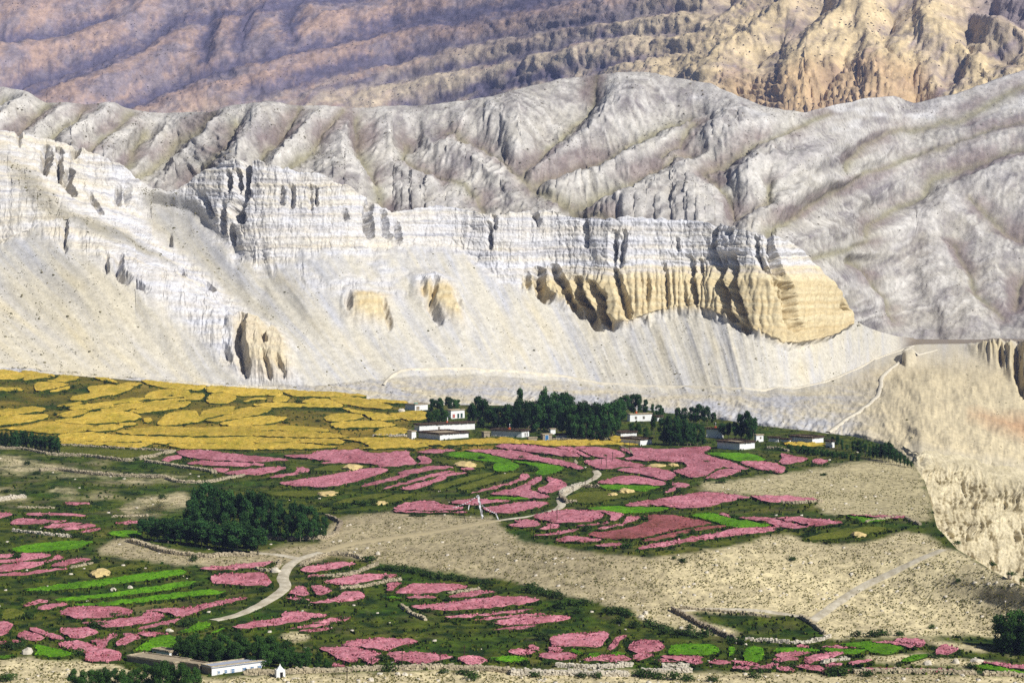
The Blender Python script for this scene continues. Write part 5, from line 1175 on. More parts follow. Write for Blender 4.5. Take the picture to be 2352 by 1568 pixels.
def house(name, label, corner, lpx, rpx, hpx, th, wins=(), roof='wood', wall=m_white, shrine=None, doors=(), drop=2.5, left_wall=None, group=None, tarp=False):
    th = math.radians(th)
    g = GP(np.array([corner[0]]), np.array([corner[1]]))[0]; mpp = g[1] / F
    wR, wL, h = rpx * mpp / math.cos(th), lpx * mpp / math.sin(th), hpx * mpp
    root = empty(name, (g[0], g[1], g[2]), th)
    bt = min(.12, h * .03)
    def quadbox(x0, y0, x1, y1, z0, z1, ins=0.0):
        return [(x0, y0, z0), (x1, y0, z0), (x1, y1, z0), (x0, y1, z0), (x0 + ins, y0 + ins, z1), (x1 - ins, y0 + ins, z1), (x1 - ins, y1 - ins, z1), (x0 + ins, y1 - ins, z1)]
    BF = [(0, 3, 2, 1), (4, 5, 6, 7), (0, 1, 5, 4), (1, 2, 6, 5), (2, 3, 7, 6), (3, 0, 4, 7)]
    m = MB(); m.add(quadbox(0, 0, wR, wL, -drop, h, bt), BF); w_ = m.build('wall', wall, root)
    if left_wall is not None:
        w_.data.materials.append(left_wall); w_.data.polygons[5].material_index = 1
    m = MB(); e = .18
    m.add(quadbox(-e, -e, wR + e, wL + e, h + .003, h + .2), BF); m.build('roof', m_slate if roof == 'slate' else m_roof, root)
    if roof == 'wood':
        m = MB()
        for (ax, ay, bx, by) in ((0, 0, wR, 0), (0, 0, 0, wL), (wR, 0, wR, wL), (0, wL, wR, wL)):
            L = math.hypot(bx - ax, by - ay); n = max(3, int(L / .34)); ang = math.atan2(by - ay, bx - ax)
            for i in range(n):
                t = (i + .5) / n
                for lay in range(2):
                    m.box((ax + (bx - ax) * t + R.uniform(-.1, .1), ay + (by - ay) * t + R.uniform(-.1, .1), h + .3 + lay * .26 + R.uniform(-.06, .06)), (.42, R.uniform(.75, 1.15), .26), ang + R.uniform(-.25, .25), .06)
        m.build('firewood_stack', m_wood, root)
    else:
        m = MB()
        for (ax, ay, bx, by) in ((0, 0, wR, 0), (0, 0, 0, wL), (wR, 0, wR, wL), (0, wL, wR, wL)):
            L = math.hypot(bx - ax, by - ay); n = max(3, int(L / .7)); ang = math.atan2(by - ay, bx - ax)
            for i in range(n):
                t = (i + .5) / n; m.box((ax + (bx - ax) * t, ay + (by - ay) * t, h + .3), (L / n * .98, .34, .22 + R.uniform(-.03, .05)), ang, .035)
        m.build('parapet', m_stone if roof != 'flat' else m_roof, root)
    for (u, zc, ww, hh, mt, kind) in list(wins) + list(doors):
        x = u * wR; z = h * zc
        m = MB(); m.box((x, -.035, z), (ww + .24, .12, hh + .24)); f = m.build(kind, m_white if mt is not m_dark else m_mud, root)
        m = MB(); m.box((x, -.10, z), (ww, .03, hh)); m.build('pane' if kind == 'window' else 'leaf', mt, f)
        if kind == 'window':
            m = MB(); m.box((x, -.13, z), (.06, .03, hh)); m.box((x, -.13, z + .1), (ww, .028, .06)); m.build('mullion', m_white, f)
    if shrine:
        for u, v_ in shrine:
            m = MB(); m.box((wR * u, wL * v_, h + .75), (.7, .7, 1.1), 0, .03, .9); s_ = m.build('rooftop_shrine', m_org, root)
            m = MB(); m.tube((wR * u, wL * v_, h + 1.2), (wR * u + .1, wL * v_, h + 3.0), .05, .035); m.build('flag_pole', m_pole, s_)
            m = MB()
            for k in range(5):
                m.box((wR * u + .28 + .05 * math.sin(k * 1.7), wL * v_ + .05 * math.cos(k * 2.1), h + 1.5 + .28 * k), (.34, .04, .29), .4 * math.sin(k))
            m.build('flag', m_cloth, s_)
    if tarp:
        m = MB(); m.box((wR * .45, wL * .5, h + .42), (1.8, 1.4, .4), .2, .08, .6); m.build('tarpaulin', m_tarp, root)
    tag(root, label, 'house', group)
    return root
def c1(x, y): return (900.4 + x * .1367, 882 + y * .1367)
def c2(x, y): return (1166.8 + x * .1367, 882 + y * .1367)
def c3(x, y): return (1414.9 + x * .15625, 882 + y * .15625)
def c4(x, y): return (1727.3 + x * .1641, 955.5 + y * .1641)
def c5(x, y): return (248 + x * .1758, 1460.8 + y * .1758)
W = 'window'; D_ = 'door'
house('village_house', 'flat-roofed white house with a teal tarpaulin on its roof', c1(385, 447), 24, 29, 13, 45, roof='flat', doors=[(.22, .42, 1.9, 1.6, m_mud, D_)], tarp=True)
house('village_house', 'white house with a red shutter and two dark doors', c1(990, 582), 12, 31.5, 19, 42, roof='flat', wins=[(.2, .35, 1.3, 1.5, m_red, W)], doors=[(.52, .33, 1.0, 2.0, m_teal, D_), (.76, .36, 1.1, 1.9, m_teal, D_)])
house('village_house', 'long white house with firewood-edged roof and orange rooftop shrine', c1(460, 805), 13, 127, 14.5, 30, shrine=[(.52, .3)], wins=[(.35, .5, .5, .7, m_dark, W)])
house('village_house', 'low white house with firewood roof standing at the barley edge', c1(805, 935), 52, 65, 12.5, 40, left_wall=None)
house('stone_shed', 'small square whitewashed tower shed beside the barley', c1(330, 925), 11, 10.5, 17.5, 42, roof='flat')
house('village_house', 'white house with firewood roof, orange shrine and two slit windows', c1(2180, 890), 71, 17.5, 13.5, 62, wins=[(.45, .45, .5, 1.1, m_dark, W), (.72, .45, .5, 1.1, m_dark, W)], shrine=[(.4, .5)])
house('stone_shed', 'plain grey plastered shed between two white houses', c1(1545, 890), 6, 14, 11, 35, roof='flat', wall=m_mud)
house('stone_shed', 'ruined grey mud building with a pale blue door', c2(585, 940), 5, 22, 13, 25, roof='flat', wall=m_mud, doors=[(.42, .45, 1.4, 2.0, m_blue, D_)])
house('stone_shed', 'low broken mud enclosure beside the blue door', c2(345, 945), 4, 20, 6, 25, roof='flat', wall=m_mud)
house('stone_shed', 'small white block house behind the blue door', c2(715, 842), 4, 12, 11.5, 30, roof='flat')
house('village_house', 'tiny white house with firewood roof under the dense trees', c2(845, 922), 6, 20, 8, 32)
house('village_house', 'white two-storey house with small dark windows and roof flags', c3(205, 552), 6, 53, 16.5, 25, roof='flat', wins=[(.27, .55, .7, .9, m_dark, W), (.62, .55, .7, .9, m_dark, W)], shrine=[(.33, .4)])
house('village_house', 'small white annex right of the two-storey house', c3(610, 548), 10, 13, 9, 40)
house('village_house', 'low stone house with firewood roof in the straw field', c3(70, 770), 12, 38, 8, 25, wall=m_white)
house('village_house', 'house with a dark shaded side wall in front of the poplar clump', c3(357, 905), 43, 29, 13, 48)
house('village_house', 'dark-sided house with a white roof flag among the trees', c3(1550, 792), 34, 5.5, 20, 62, shrine=[(.4, .45)])
house('village_house', 'large thatched house with dark side and white end at the green field', c3(1818, 966), 48, 39, 15, 44)
house('stone_shed', 'tapered white tower house at the village east edge', c3(2062, 850), 4, 18, 15, 30, roof='flat', wins=[(.6, .62, .4, .5, m_dark, W)])
house('village_house', 'small dark-roofed house behind the green hedge', c4(370, 358), 22, 4, 8, 60)
house('stone_shed', 'dark thatched shed next to the yellow strip', c4(530, 362), 20, 3, 5, 60)
house('village_house', 'last broad white house with firewood roof above the hedge', c4(845, 380), 48, 30, 11.5, 48)
house('village_house', 'narrow white house at the end of the village', c4(1095, 440), 10, 11.5, 13.5, 42)
# farm by the road
house('farm_building', 'long dark-walled farm building with pale flat roof', c5(865, 440), 124, 33, 15, 53, roof='stone', wall=m_mud, doors=())
house('farm_building', 'small white outbuilding behind the long farm building', c5(800, 262), 45, 18, 9, 50, roof='flat', doors=[(.5, .4, 1.0, .8, m_dark, D_)])
house('farm_building', 'low mud-roofed shed between the two farm buildings', c5(1190, 475), 50, 20, 15, 50, roof='flat', wall=m_mud)
house('farmhouse', 'white farmhouse with grey roof and a row of blue windows', c5(1355, 515), 28, 114, 18, 39, roof='slate', drop=5, left_wall=m_mud, wins=[(.13, .38, .55, .5, m_blue, W), (.26, .36, .6, .65, m_blue, W), (.39, .26, .7, 1.0, m_blue, W), (.61, .12, .75, 1.35, m_blue, W), (.75, .1, .75, 1.4, m_blue, W), (.89, .1, .75, 1.4, m_blue, W)])
# whitewashed shrine
g = GP(np.array([643.0]), np.array([1554.0]))[0]
ch = empty('whitewashed_shrine', g, .35)
m = MB(); m.box((0, 0, .5), (2.0, 1.6, 2.2), 0, .02, .94); m.build('wall', m_white, ch)
m = MB(); m.box((0, 0, 1.95), (1.5, 1.2, .7), 0, .02, .3); m.box((0, 0, 2.5), (.4, .4, .6), 0, .02, .2); m.build('spire', m_white, ch)
m = MB(); m.box((.15, -.8, .45), (.6, .06, 1.3)); m.build('doorway', m_dark, ch)
tag(ch, 'small whitewashed shrine with peaked top and dark doorway', 'shrine')

# ------------------------------------------------------------------ prayer flags
def c6(x, y): return (1010.6 + x * .1367, 1102.5 + y * .1367)
bx, by = c6(738, 642); g = GP(np.array([bx]), np.array([by]))[0]; mpp = g[1] / F
H = 58 * mpp
ms = empty('prayer_flag_mast', g)
topv = Vector((-11.5 * mpp, 0, H))
m = MB(); m.tube((0, 0, -.5), topv, .09, .06, 8); m.build('mast', m_pole, ms)
m = MB(); nseg = 26
for k in range(nseg):
    t = .04 + .93 * k / nseg; p = topv * t
    m.box((p.x - .34 + .07 * math.sin(k * .9), -.05 + .1 * math.cos(k * 1.3), p.z), (.62, .05, H / nseg * 1.02), .35 * math.sin(k * .7))
m.build('flag', m_cloth, ms)
def flag_string(parent, a, b, sag, n):
    a, b = Vector(a), Vector(b); pts = [a.lerp(b, i / n) - Vector((0, 0, sag * 4 * (i / n) * (1 - i / n))) for i in range(n + 1)]
    s_ = MB()
    for p0, p1 in zip(pts, pts[1:]): s_.tube(p0, p1, .025, .025, 4, False)
    st_ = s_.build('string', m_cloth, parent)
    for i in range(1, n):
        f = MB(); f.box((pts[i].x, pts[i].y, pts[i].z - .14), (.34, .03, .26), R.uniform(-.5, .5)); f.build('pennant', m_cloth, st_)
ex, ey = c6(190, 400); ge = GP(np.array([ex]), np.array([c6(190, 520)[1]]))[0]
flag_string(ms, topv * .97, (-(bx - ex) * mpp, 2, H * .42), .5, 12)
px_, py_ = c6(985, 658); gp = GP(np.array([px_]), np.array([py_]))[0]
flag_string(ms, topv * .6, (gp[0] - g[0] - 6 * mpp, gp[1] - g[1], 15.5 * mpp + gp[2] - g[2]), .35, 8)
tag(ms, 'tall leaning mast wrapped in long white prayer flags', 'prayer flag')
po = empty('prayer_flag_post', gp)
m = MB(); m.tube((0, 0, -.4), (-6 * mpp, 0, 16 * mpp), .07, .05, 8); m.build('post', m_pole, po)
m = MB()
for k in range(7): m.box((-6 * mpp * k / 7 - .12, -.04, 16 * mpp * (k + .8) / 8), (.3, .05, 16 * mpp / 8), .3 * math.sin(k))
m.build('flag', m_cloth, po); tag(po, 'short post wound with white cloth beside the track end', 'prayer flag')
qx, qy = c6(440, 690); gq = GP(np.array([qx]), np.array([qy]))[0]
bp_ = empty('bent_pole', gq)
m = MB(); pr = None
for k in range(9):
    t = k / 8; p = Vector((-.9 * math.sin(t * 3.0) + 1.1 * t * t, 0, -.3 + 5.6 * t))
    if pr: m.tube(pr, p, .09, .08, 6)
    pr = p
m.build('pole', m_dark, bp_)
m = MB()
for k in range(3): m.box((pr.x - .1 - .1 * k, 0, pr.z - .5 - .5 * k), (.22, .05, .6), .3 * k)
m.build('flag', m_cloth, bp_); tag(bp_, 'dark bent pole with a white scarf left of the flag mast', 'pole')

# ------------------------------------------------------------------ utility poles, straw, boulders
def pole(c, x, b, t, label, group):
    (px, py), = crop(c, [(x, b)]); (_, ty), = crop(c, [(x, t)])
    g = GP(np.array([px]), np.array([py]))[0]; h = (py - ty) / F * g[1]
    o = empty('utility_pole', g, R.uniform(-.5, .5))
    m = MB(); m.tube((0, 0, -.6), (0.03, 0, h), .12, .09, 7); m.build('post', m_pole, o)
    m = MB(); m.box((0, 0, h - .45), (1.1, .09, .09)); m.build('crossarm', m_pole, o)
    tag(o, label, 'utility pole', group)
for x, b, t in [(1030,960,828),(865,1078,950),(820,1050,965),(922,1012,910),(1080,925,820),(1130,880,790),(1545,1105,1000)]: pole('A3', x, b, t, 'thin timber pole standing in the pink plots below the village', 'poles in the plots below the village')
for x, b, t in [(735,1200,1080),(672,1232,1160),(560,1312,1230)]: pole('A3', x, b, t, 'thin timber pole beside the track up to the village', 'poles beside the village track')
pole('B3', 413, 92, -40, 'tall timber pole at the near end of the village track', None); pole('B3', 355, 205, 55, 'timber pole rising above the small pink terraces', None)
for x, b, t in [(1340,1450,1270),(1690,1405,1285),(835,1545,1420),(1060,1420,1330),(1912,1315,1210)]: pole('B2', x, b, t, 'thin timber pole along the lowest pink plots', 'poles along the lowest plots')
pole('A3', 905, 805, 712, 'thin pole at the corner of the straw field', None)
def lump(name, c, x0, x1, y0, y1, mat, label, cat, group=None, sub=2, jag=.16, depth=.7):
    (ax, ay), (bx, by_) = crop(c, [(x0, y0), (x1, y1)])
    px, py = (ax + bx) / 2, by_
    g = GP(np.array([px]), np.array([py]))[0]; mpp = g[1] / F
    w = (bx - ax) * mpp / 2; h = (by_ - ay) * mpp * .85
    import bmesh
    bm = bmesh.new(); bmesh.ops.create_icosphere(bm, subdivisions=sub, radius=1.0)
    sd = R.uniform(0, 99)
    for v_ in bm.verts:
        n_ = float(fbm(np.array(v_.co.x * 1.6 + sd), np.array(v_.co.y * 1.6 + v_.co.z * 1.3), 3, 5))
        v_.co *= 1 + jag * 2.2 * n_
        v_.co.x *= w; v_.co.y *= w * depth; v_.co.z = v_.co.z * h if v_.co.z > 0 else v_.co.z * .4
    me = bpy.data.meshes.new(name); bm.to_mesh(me); bm.free(); me.materials.append(mat)
    o = bpy.data.objects.new(name, me); col.objects.link(o); o.location = g; tag(o, label, cat, group); return o
for c, x0, x1, y0, y1, lb in [('A2',790,985,1022,1066,'pale straw pile on the green meadow under the broad pink plot'),('A2',1815,2030,995,1042,'pale straw pile on the meadow below the bright green field'),('A2',1060,1210,1360,1388,'flat straw heap on the meadow above the stony bank'),('A2',560,760,1275,1302,'low spread of straw right of the walled grove'),
   ('A3',960,1130,1246,1288,'straw pile on the small meadow right of the track'),('A3',872,972,1285,1312,'small straw heap next to the larger pile by the track'),('A3',1240,1420,1022,1050,'flat straw spread between pink plots below the village'),('A3',1430,1530,1014,1045,'straw pile between pink plots below the village'),('B1',820,1010,508,572,'cone of yellow straw above three green strips'),('B4',750,900,170,212,'straw spread on the meadow at the terrace rim')]:
    lump('straw_pile', c, x0, x1, y0, y1, m_straw, lb, 'straw pile', None, 3, .2, 1.6)
for c, x0, x1, y0, y1, lb in [('B1',1010,1072,680,716,'pale boulder between two green strips, the larger one'),('B1',1165,1222,664,696,'pale boulder between two green strips, the smaller one'),('B1',1510,1596,1060,1092,'pale boulder beside the small green plots'),('B2',908,970,1400,1446,'round white boulder on the wall by the lowest plots'),('B2',1275,1330,1458,1496,'white boulder on the gravel bank beside a yellowish one'),('B2',1335,1398,1462,1498,'yellowish boulder on the gravel bank beside a white one'),('B2',1025,1084,1515,1550,'white boulder lying below the gravel bank'),('B2',1095,1142,355,388,'pale boulder alone on the sandy slope'),('B2',130,230,500,548,'large pale boulder beside the track wall'),
   ('B3',1200,1256,893,932,'white boulder of the pair above the dark hedge, upper one'),('B3',1158,1222,930,958,'white boulder of the pair above the dark hedge, lower one'),('B3',1225,1282,1535,1572,'white boulder on the gravel at the bottom wall'),('B4',1420,1504,1350,1398,'grey boulder on the rubble below the green plot'),('B4',1688,1762,1340,1388,'pale jagged boulder below the square pink plot'),('B4',1838,1992,1340,1372,'long pale rock on the wall below the shade tree'),('A2',1300,1372,508,548,'pale rock beside the tarpaulin house'),('B4',2200,2240,560,600,'dark rock on the rim path'),('A3',558,606,978,1028,'dark standing rock pair in the meadow beside the track'),('B1',200,310,1235,1300,'pale rock outcrop beside the green plot'),('A3',2040,2120,848,880,'pale rock')][:-1]:
    lump('boulder', c, x0, x1, y0, y1, m_stonew if 'dark' not in lb.split()[0] else m_mud, lb, 'boulder', None, 2, .22, .9)

# ------------------------------------------------------------------ dry-stone walls
def wall(c, pts, h, wd, label, group=None, mat=m_stone, name='stone_wall'):
    p = catmull(crop(c, pts), 8, closed=False); P3 = GP(p[:, 0], p[:, 1])
    seg = np.linalg.norm(np.diff(P3[:, :2], axis=0), axis=1); s_ = np.concatenate([[0], np.cumsum(seg)])
    h *= .62; m = MB(); st = .5; t = 0.0
    stp = max(st, s_[-1] / 340)
    while t < s_[-1]:
        x, y, z = (float(np.interp(t, s_, P3[:, k])) for k in range(3))
        x2, y2 = (float(np.interp(min(t + .5, s_[-1]), s_, P3[:, k])) for k in (0, 1)); ang = math.atan2(y2 - y, x2 - x) if (x2 != x or y2 != y) else 0
        lay = 0; zz = z - .25
        while zz < z + h * R.uniform(.75, 1.08):
            k = R.uniform(.3, .55)
            for row in ((-.5, .5) if wd > .9 else (0,)):
                off = row * (wd - .5) + R.uniform(-.12, .12)
                m.box((x - math.sin(ang) * off + R.uniform(-.15, .15), y + math.cos(ang) * off, zz + k * .4), (stp * 1.15 * R.uniform(.8, 1.2), R.uniform(.5, .8), k), ang + R.uniform(-.4, .4), .1)
            zz += k * .85
        t += stp
    o = m.build(name, mat); tag(o, label, 'wall', group, 'thing'); return o
WALLS = [
('A1',[(-40,892),(200,896),(430,937)],1.3,.8,'stone wall in front of the straight poplar row'),('A1',[(450,945),(800,958),(1000,985),(1200,1003),(1400,965),(1520,938),(1610,922)],1.6,.8,'curving stone wall enclosing the olive meadow, lower side'),('A1',[(570,855),(850,866),(1100,886),(1400,902),(1560,916),(1605,922)],.8,.7,'thin stone wall dividing barley from the olive meadow'),
('A1',[(370,1090),(550,1085),(750,1112),(1050,1138),(1300,1146),(1520,1152)],1.3,1.9,'broad rubble bank across the dry pasture'),('A1',[(1340,1012),(1500,1032),(1700,1062),(1930,1098),(1970,1118)],1.2,1.5,'rubble wall running down beside the pink plots'),('A1',[(1530,1162),(1650,1196),(1900,1197),(2100,1162),(2240,1142)],1.0,1.3,'bowed rubble wall behind the walled grove'),('A1',[(-40,1365),(120,1340),(235,1332)],1.4,2.2,'white rubble heap wall left in the dry pasture'),
('A1',[(170,1425),(350,1428),(500,1430)],.6,.7,'low stone line above the thin pink strips'),('A1',[(1030,1515),(1200,1512),(1370,1505)],.7,.8,'short stone wall left of the grove'),
('A2',[(1080,772),(1390,772)],1.0,.7,'stone wall leading to the white tower shed'),('A2',[(590,392),(900,405),(1010,412)],.8,.8,'stone wall at the foot of the scree'),('A3',[(330,802),(600,806),(900,803),(1000,815)],.9,.7,'stone wall along the straw field under the trees'),('A3',[(1000,880),(1060,905),(1100,942)],1.0,.7,'dark hooked stone wall between pink plots'),
('A3',[(450,1312),(500,1275),(560,1250),(640,1225)],1.4,1.2,'white retaining wall beside the bend of the track'),('A3',[(655,1240),(800,1248)],1.3,.7,'short stone wall beside the straw piles'),('A3',[(438,1345),(500,1388)],1.9,.8,'dark shaded stone wall end standing at the track'),('A3',[(510,1385),(585,1385)],1.2,.7,'pale stone wall end right of the track'),
('A4',[(130,1390),(300,1392),(490,1380)],1.0,.8,'stone retaining wall below the long pink strip'),('A4',[(-10,885),(100,890),(180,915)],1.2,.8,'stone wall beside the large thatched house'),('B4',[(910,98),(960,82),(1230,58),(1330,92),(1400,118)],1.0,.8,'curved stone wall on the terrace rim'),
('B3',[(1470,898),(1600,965),(1750,1045),(1900,1115),(2050,1168)],1.5,.9,'straight dark stone wall of the walled pasture'),('B3',[(1550,883),(1900,905),(2150,928),(2360,955)],.7,.8,'pale upper wall of the walled pasture'),('B4',[(300,965),(390,1020),(525,1125)],1.2,.8,'right-hand wall of the walled pasture'),('B4',[(-200,1175),(0,1187),(240,1202),(460,1182),(570,1147)],.9,.8,'white lower wall of the walled pasture'),
('B2',[(420,497),(520,450),(600,408),(700,396),(880,408),(970,432)],1.2,1.0,'pale curving wall right of the track fork'),('B2',[(530,602),(700,597),(900,572),(1060,510),(1120,490)],1.0,.9,'pale wall between two pink plots below the track'),('B2',[(780,702),(1000,682),(1200,642),(1330,627)],.9,.8,'long pale wall below the second pink plot'),('B2',[(650,50),(720,75),(780,105),(765,150),(740,190)],1.4,.7,'dark stone wall around the corner of the grove'),('B2',[(0,245),(250,252),(450,248),(640,240),(740,200)],1.1,1.0,'pale stone wall along the front of the grove'),('B2',[(1340,872),(1420,935),(1560,992)],.9,.8,'stone line running down the green slope'),('B2',[(1770,752),(1900,730),(2050,707)],.7,.7,'thin wall above a narrow pink strip'),
('B2',[(0,525),(120,545),(210,500),(215,455)],.9,.8,'rounded wall end left of the track'),('B1',[(120,172),(300,198),(500,222),(650,232)],.9,.9,'white stone wall under the thin pink strips'),('B1',[(1170,270),(1350,315),(1540,375),(1900,415),(2050,400),(2350,400)],1.4,1.2,'stone wall along the shaded front of the grove'),
('B2',[(-100,1490),(200,1482),(400,1474),(800,1456),(1250,1446),(1700,1436),(2100,1446),(2350,1474)],1.3,1.6,'long gravel retaining wall below the lowest plots'),('B3',[(0,1488),(300,1486),(500,1490),(800,1497),(1070,1500)],1.5,1.6,'bright retaining wall under the lowest pink plots'),('B3',[(420,1412),(700,1432),(900,1428),(1095,1412)],1.2,1.1,'stepped white wall above the bright retaining wall'),('B3',[(1390,1428),(1500,1424),(1620,1418)],.9,1.0,'short white wall among low shrubs'),('B3',[(1200,1472),(1400,1474),(1640,1464)],1.1,1.2,'white wall below the short wall'),('B4',[(800,1478),(1300,1472),(1600,1482),(1910,1492)],1.2,1.4,'long sandy wall beneath the rim of small plots'),('B4',[(1990,1500),(2200,1505),(2400,1515)],1.2,1.4,'sandy wall end below the last green plot'),
('B4',[(500,1395),(600,1370),(740,1355)],.8,.9,'small white wall among the lowest pink plots'),('B1',[(1300,905),(1400,893)],.5,.6,'short stone line at the pink plot edge'),('B1',[(640,512),(740,495),(850,470)],.6,.7,'row of pale stones below a pink plot')]
for w_ in WALLS:
    if 'short stone line at' in w_[4]: continue
    wall(w_[0], w_[1], w_[2], w_[3], w_[4], None, m_mud if w_[4].split()[0] == 'dark' or 'straight dark' in w_[4] else (m_stonew if 'white' in w_[4] or 'bright' in w_[4] else m_stone))  # dark-labelled walls use the darker tone; the track end's shade is in its colour
# ------------------------------------------------------------------ shrubs, grass, tussocks and loose stones
SHR = []
for i in range(4):
    g = random.Random(300 + i)
    lb = [(g.uniform(-.55, .55), g.uniform(-.55, .55), g.uniform(.25, .75), .45, .45, .4) for _ in range(9)]
    SHR.append(crown_mesh('shrub', lb, 260, .13, m_leafC, 310 + i))
def free(px, py):
    return (~look(M_field, px, py)) & (~look(M_path, px, py)) & (py > yb(px) + 3)
spots = []
for c, lst in {'A1': [(490,985,2.2),(250,1035,2.6),(340,1125,2.3),(1330,1055,2.8),(1160,1122,2.0),(980,292,3.0),(620,525,2.6),(1570,420,2.6),(130,375,3.4),(1490,1345,2.4),(330,1295,2.0),(1260,1305,2.6),(480,1255,2.6),(530,235,2.4),(680,330,3.0),(1400,1100,1.8),(1660,670,2.0),(1890,445,2.4),(1250,1000,2.4),(60,1290,2.4),(1450,300,2.0),(640,1480,2.0)],
               'A2': [(390,465,3.0),(1410,900,2.6),(1440,905,2.6),(1800,895,2.6),(1860,905,2.8),(1640,890,2.4),(640,1420,2.6),(740,1450,2.8),(820,1440,3.0),(920,1400,3.2),(1000,1410,3.6),(1080,1400,3.2),(570,640,2.6),(270,655,2.6),(150,1250,2.6),(2075,985,2.4),(2140,1035,2.6),(1450,1500,2.4),(1520,1505,2.6)],
               'A3': [(85,985,2.8),(190,1090,3.4),(1440,1215,2.8),(1480,1250,2.4),(1560,1290,2.6),(1915,1200,3.4),(1780,1022,2.2),(650,915,2.2),(850,970,2.2),(240,750,2.6)],
               'A4': [(110,905,2.8),(510,1130,2.2),(430,1050,2.4),(30,1110,2.6)],
               'B2': [(1040,455,3.4),(1180,530,3.0),(1260,540,3.2),(1350,550,3.0),(1450,560,3.0),(1560,590,3.2),(1660,610,3.2),(1760,620,3.2),(1880,640,3.2),(2000,650,3.2),(2120,665,3.0),(1160,1370,2.8),(1210,1450,3.2),(1930,1490,3.0),(1730,1475,2.2),(430,840,2.4),(730,770,2.2),(60,730,2.6),(1980,1535,2.8)],
               'B3': [(150,720,4.0),(240,735,3.6),(330,760,3.4),(420,790,3.4),(450,870,3.6),(550,850,3.4),(640,830,3.0),(620,920,2.8),(880,930,3.4),(980,930,3.6),(1050,950,3.4),(980,1020,2.8),(1130,1055,2.8),(1250,1040,3.2),(1330,1060,3.0),(1420,1110,3.0),(1520,1120,3.0),(1620,1130,3.0),(1740,1150,4.2),(1640,1080,2.6),(700,170,3.0),(1070,330,3.4),(1570,460,2.4),(1490,435,1.4),(280,1180,2.8),(2020,1200,2.6),(2100,1210,2.6),(370,1390,2.2),(300,1390,2.0),(210,1510,2.6),(630,1510,2.4),(780,1515,2.4),(1150,1500,2.8),(1240,1510,3.0),(1330,1520,2.8),(1450,1530,2.8),(1600,1540,2.8),(1830,1550,2.6),(2230,1520,2.4),(1650,200,2.4),(1540,225,2.2)],
               'B4': [(230,440,2.0),(2060,490,2.2),(2240,580,2.2),(1750,640,1.4),(1740,290,2.0),(620,1500,3.6),(680,1490,3.0),(580,1490,3.0),(920,1505,2.6),(1530,1340,2.6),(800,1140,2.4),(960,1140,2.8),(1050,1130,2.6),(1210,1125,2.4),(2340,630,2.0),(1500,1065,1.6),(100,180,2.6),(350,225,2.6),(400,190,2.4)],
               'B1': [(720,1310,2.6),(250,970,3.0),(830,1050,2.6),(1740,1040,3.2),(1690,1050,2.8),(690,235,2.4),(800,250,2.4),(1770,450,2.4),(560,185,2.4),(280,150,2.0),(200,820,2.0),(900,1062,2.6),(60,1240,2.8),(120,1250,2.6),(30,1530,3.0),(90,1550,3.0)]}.items():
    for x, y, s in lst:
        (px, py), = crop(c, [(x, y)]); spots.append((px, py, s * .62))
tries = 0
while len(spots) < 275 and tries < 20000:
    tries += 1
    k, p = SMOOTH_PLOTS[R.randrange(len(SMOOTH_PLOTS))]; a = p[R.randrange(len(p))]
    px, py = a[0] + R.uniform(-14, 14), a[1] + R.uniform(2, 9)
    if free(np.array(px), np.array(py)) and not look(M_sand, np.array(px), np.array(py)) and -60 < px < 2400: spots.append((px, py, R.uniform(.7, 1.5)))
sp_ = np.array(spots); gs = GP(sp_[:, 0], sp_[:, 1])
for i, (px, py, s) in enumerate(spots):
    pr = SHR[i % 4]
    if i < 4: o = pr
    else: o = pr.copy(); col.objects.link(o)
    o.location = tuple(gs[i] - np.array([0, 0, .1])); o.rotation_euler = (0, 0, R.uniform(0, 6.28)); o.scale = (s * R.uniform(.9, 1.5), s * R.uniform(.9, 1.3), s * R.uniform(.75, 1.05))
    if look(M_sand, np.array(px), np.array(py)): z_, gr_ = 'on bare sandy ground', 'shrubs on bare ground'
    elif py < 1030 and px < 900: z_, gr_ = 'between the golden barley plots', 'shrubs between the barley plots'
    elif py < 1290: z_, gr_ = 'on the grassy banks of the upper terraces', 'shrubs on the upper banks'
    else: z_, gr_ = 'on the grassy banks of the bottom land', 'shrubs on the lower banks'
    sz = 'big' if s > 1.75 else 'low'
    tag(o, f'{sz} dark green shrub {z_}', 'shrub', f'{sz} {gr_}')

def tufts(name, px, py, size, hgt, colr, mat, blades=4):
    g = GP(px, py); n = len(px); V_ = []; Fc = []; C_ = []
    for b in range(blades):
        a = rng.uniform(0, 2 * np.pi, n); s = size * rng.uniform(.6, 1.2, n); h = hgt * rng.uniform(.6, 1.3, n)
        ox = rng.uniform(-.4, .4, n) * size; oy = rng.uniform(-.4, .4, n) * size
        p0 = g + np.stack([ox + np.cos(a) * s * .5, oy + np.sin(a) * s * .5, -.08 * np.ones(n)], 1)
        p1 = g + np.stack([ox - np.cos(a) * s * .5, oy - np.sin(a) * s * .5, -.08 * np.ones(n)], 1)
        p2 = g + np.stack([ox - np.cos(a) * s * .3 + rng.uniform(-.3, .3, n) * s, oy - np.sin(a) * s * .3, h], 1)
        p3 = g + np.stack([ox + np.cos(a) * s * .3 + rng.uniform(-.3, .3, n) * s, oy + np.sin(a) * s * .3, h * .9], 1)
        V_.append(np.stack([p0, p1, p2, p3], 1)); C_.append(np.repeat(colr[:, None, :] * rng.uniform(.8, 1.2, (n, 1, 1)), 4, 1))
    V_ = np.concatenate(V_).reshape(-1, 3); C_ = np.concatenate(C_).reshape(-1, 3)
    o = mesh_obj(name, V_, np.arange(len(V_)).reshape(-1, 4), mat, attrs={'Col': C_}); return o
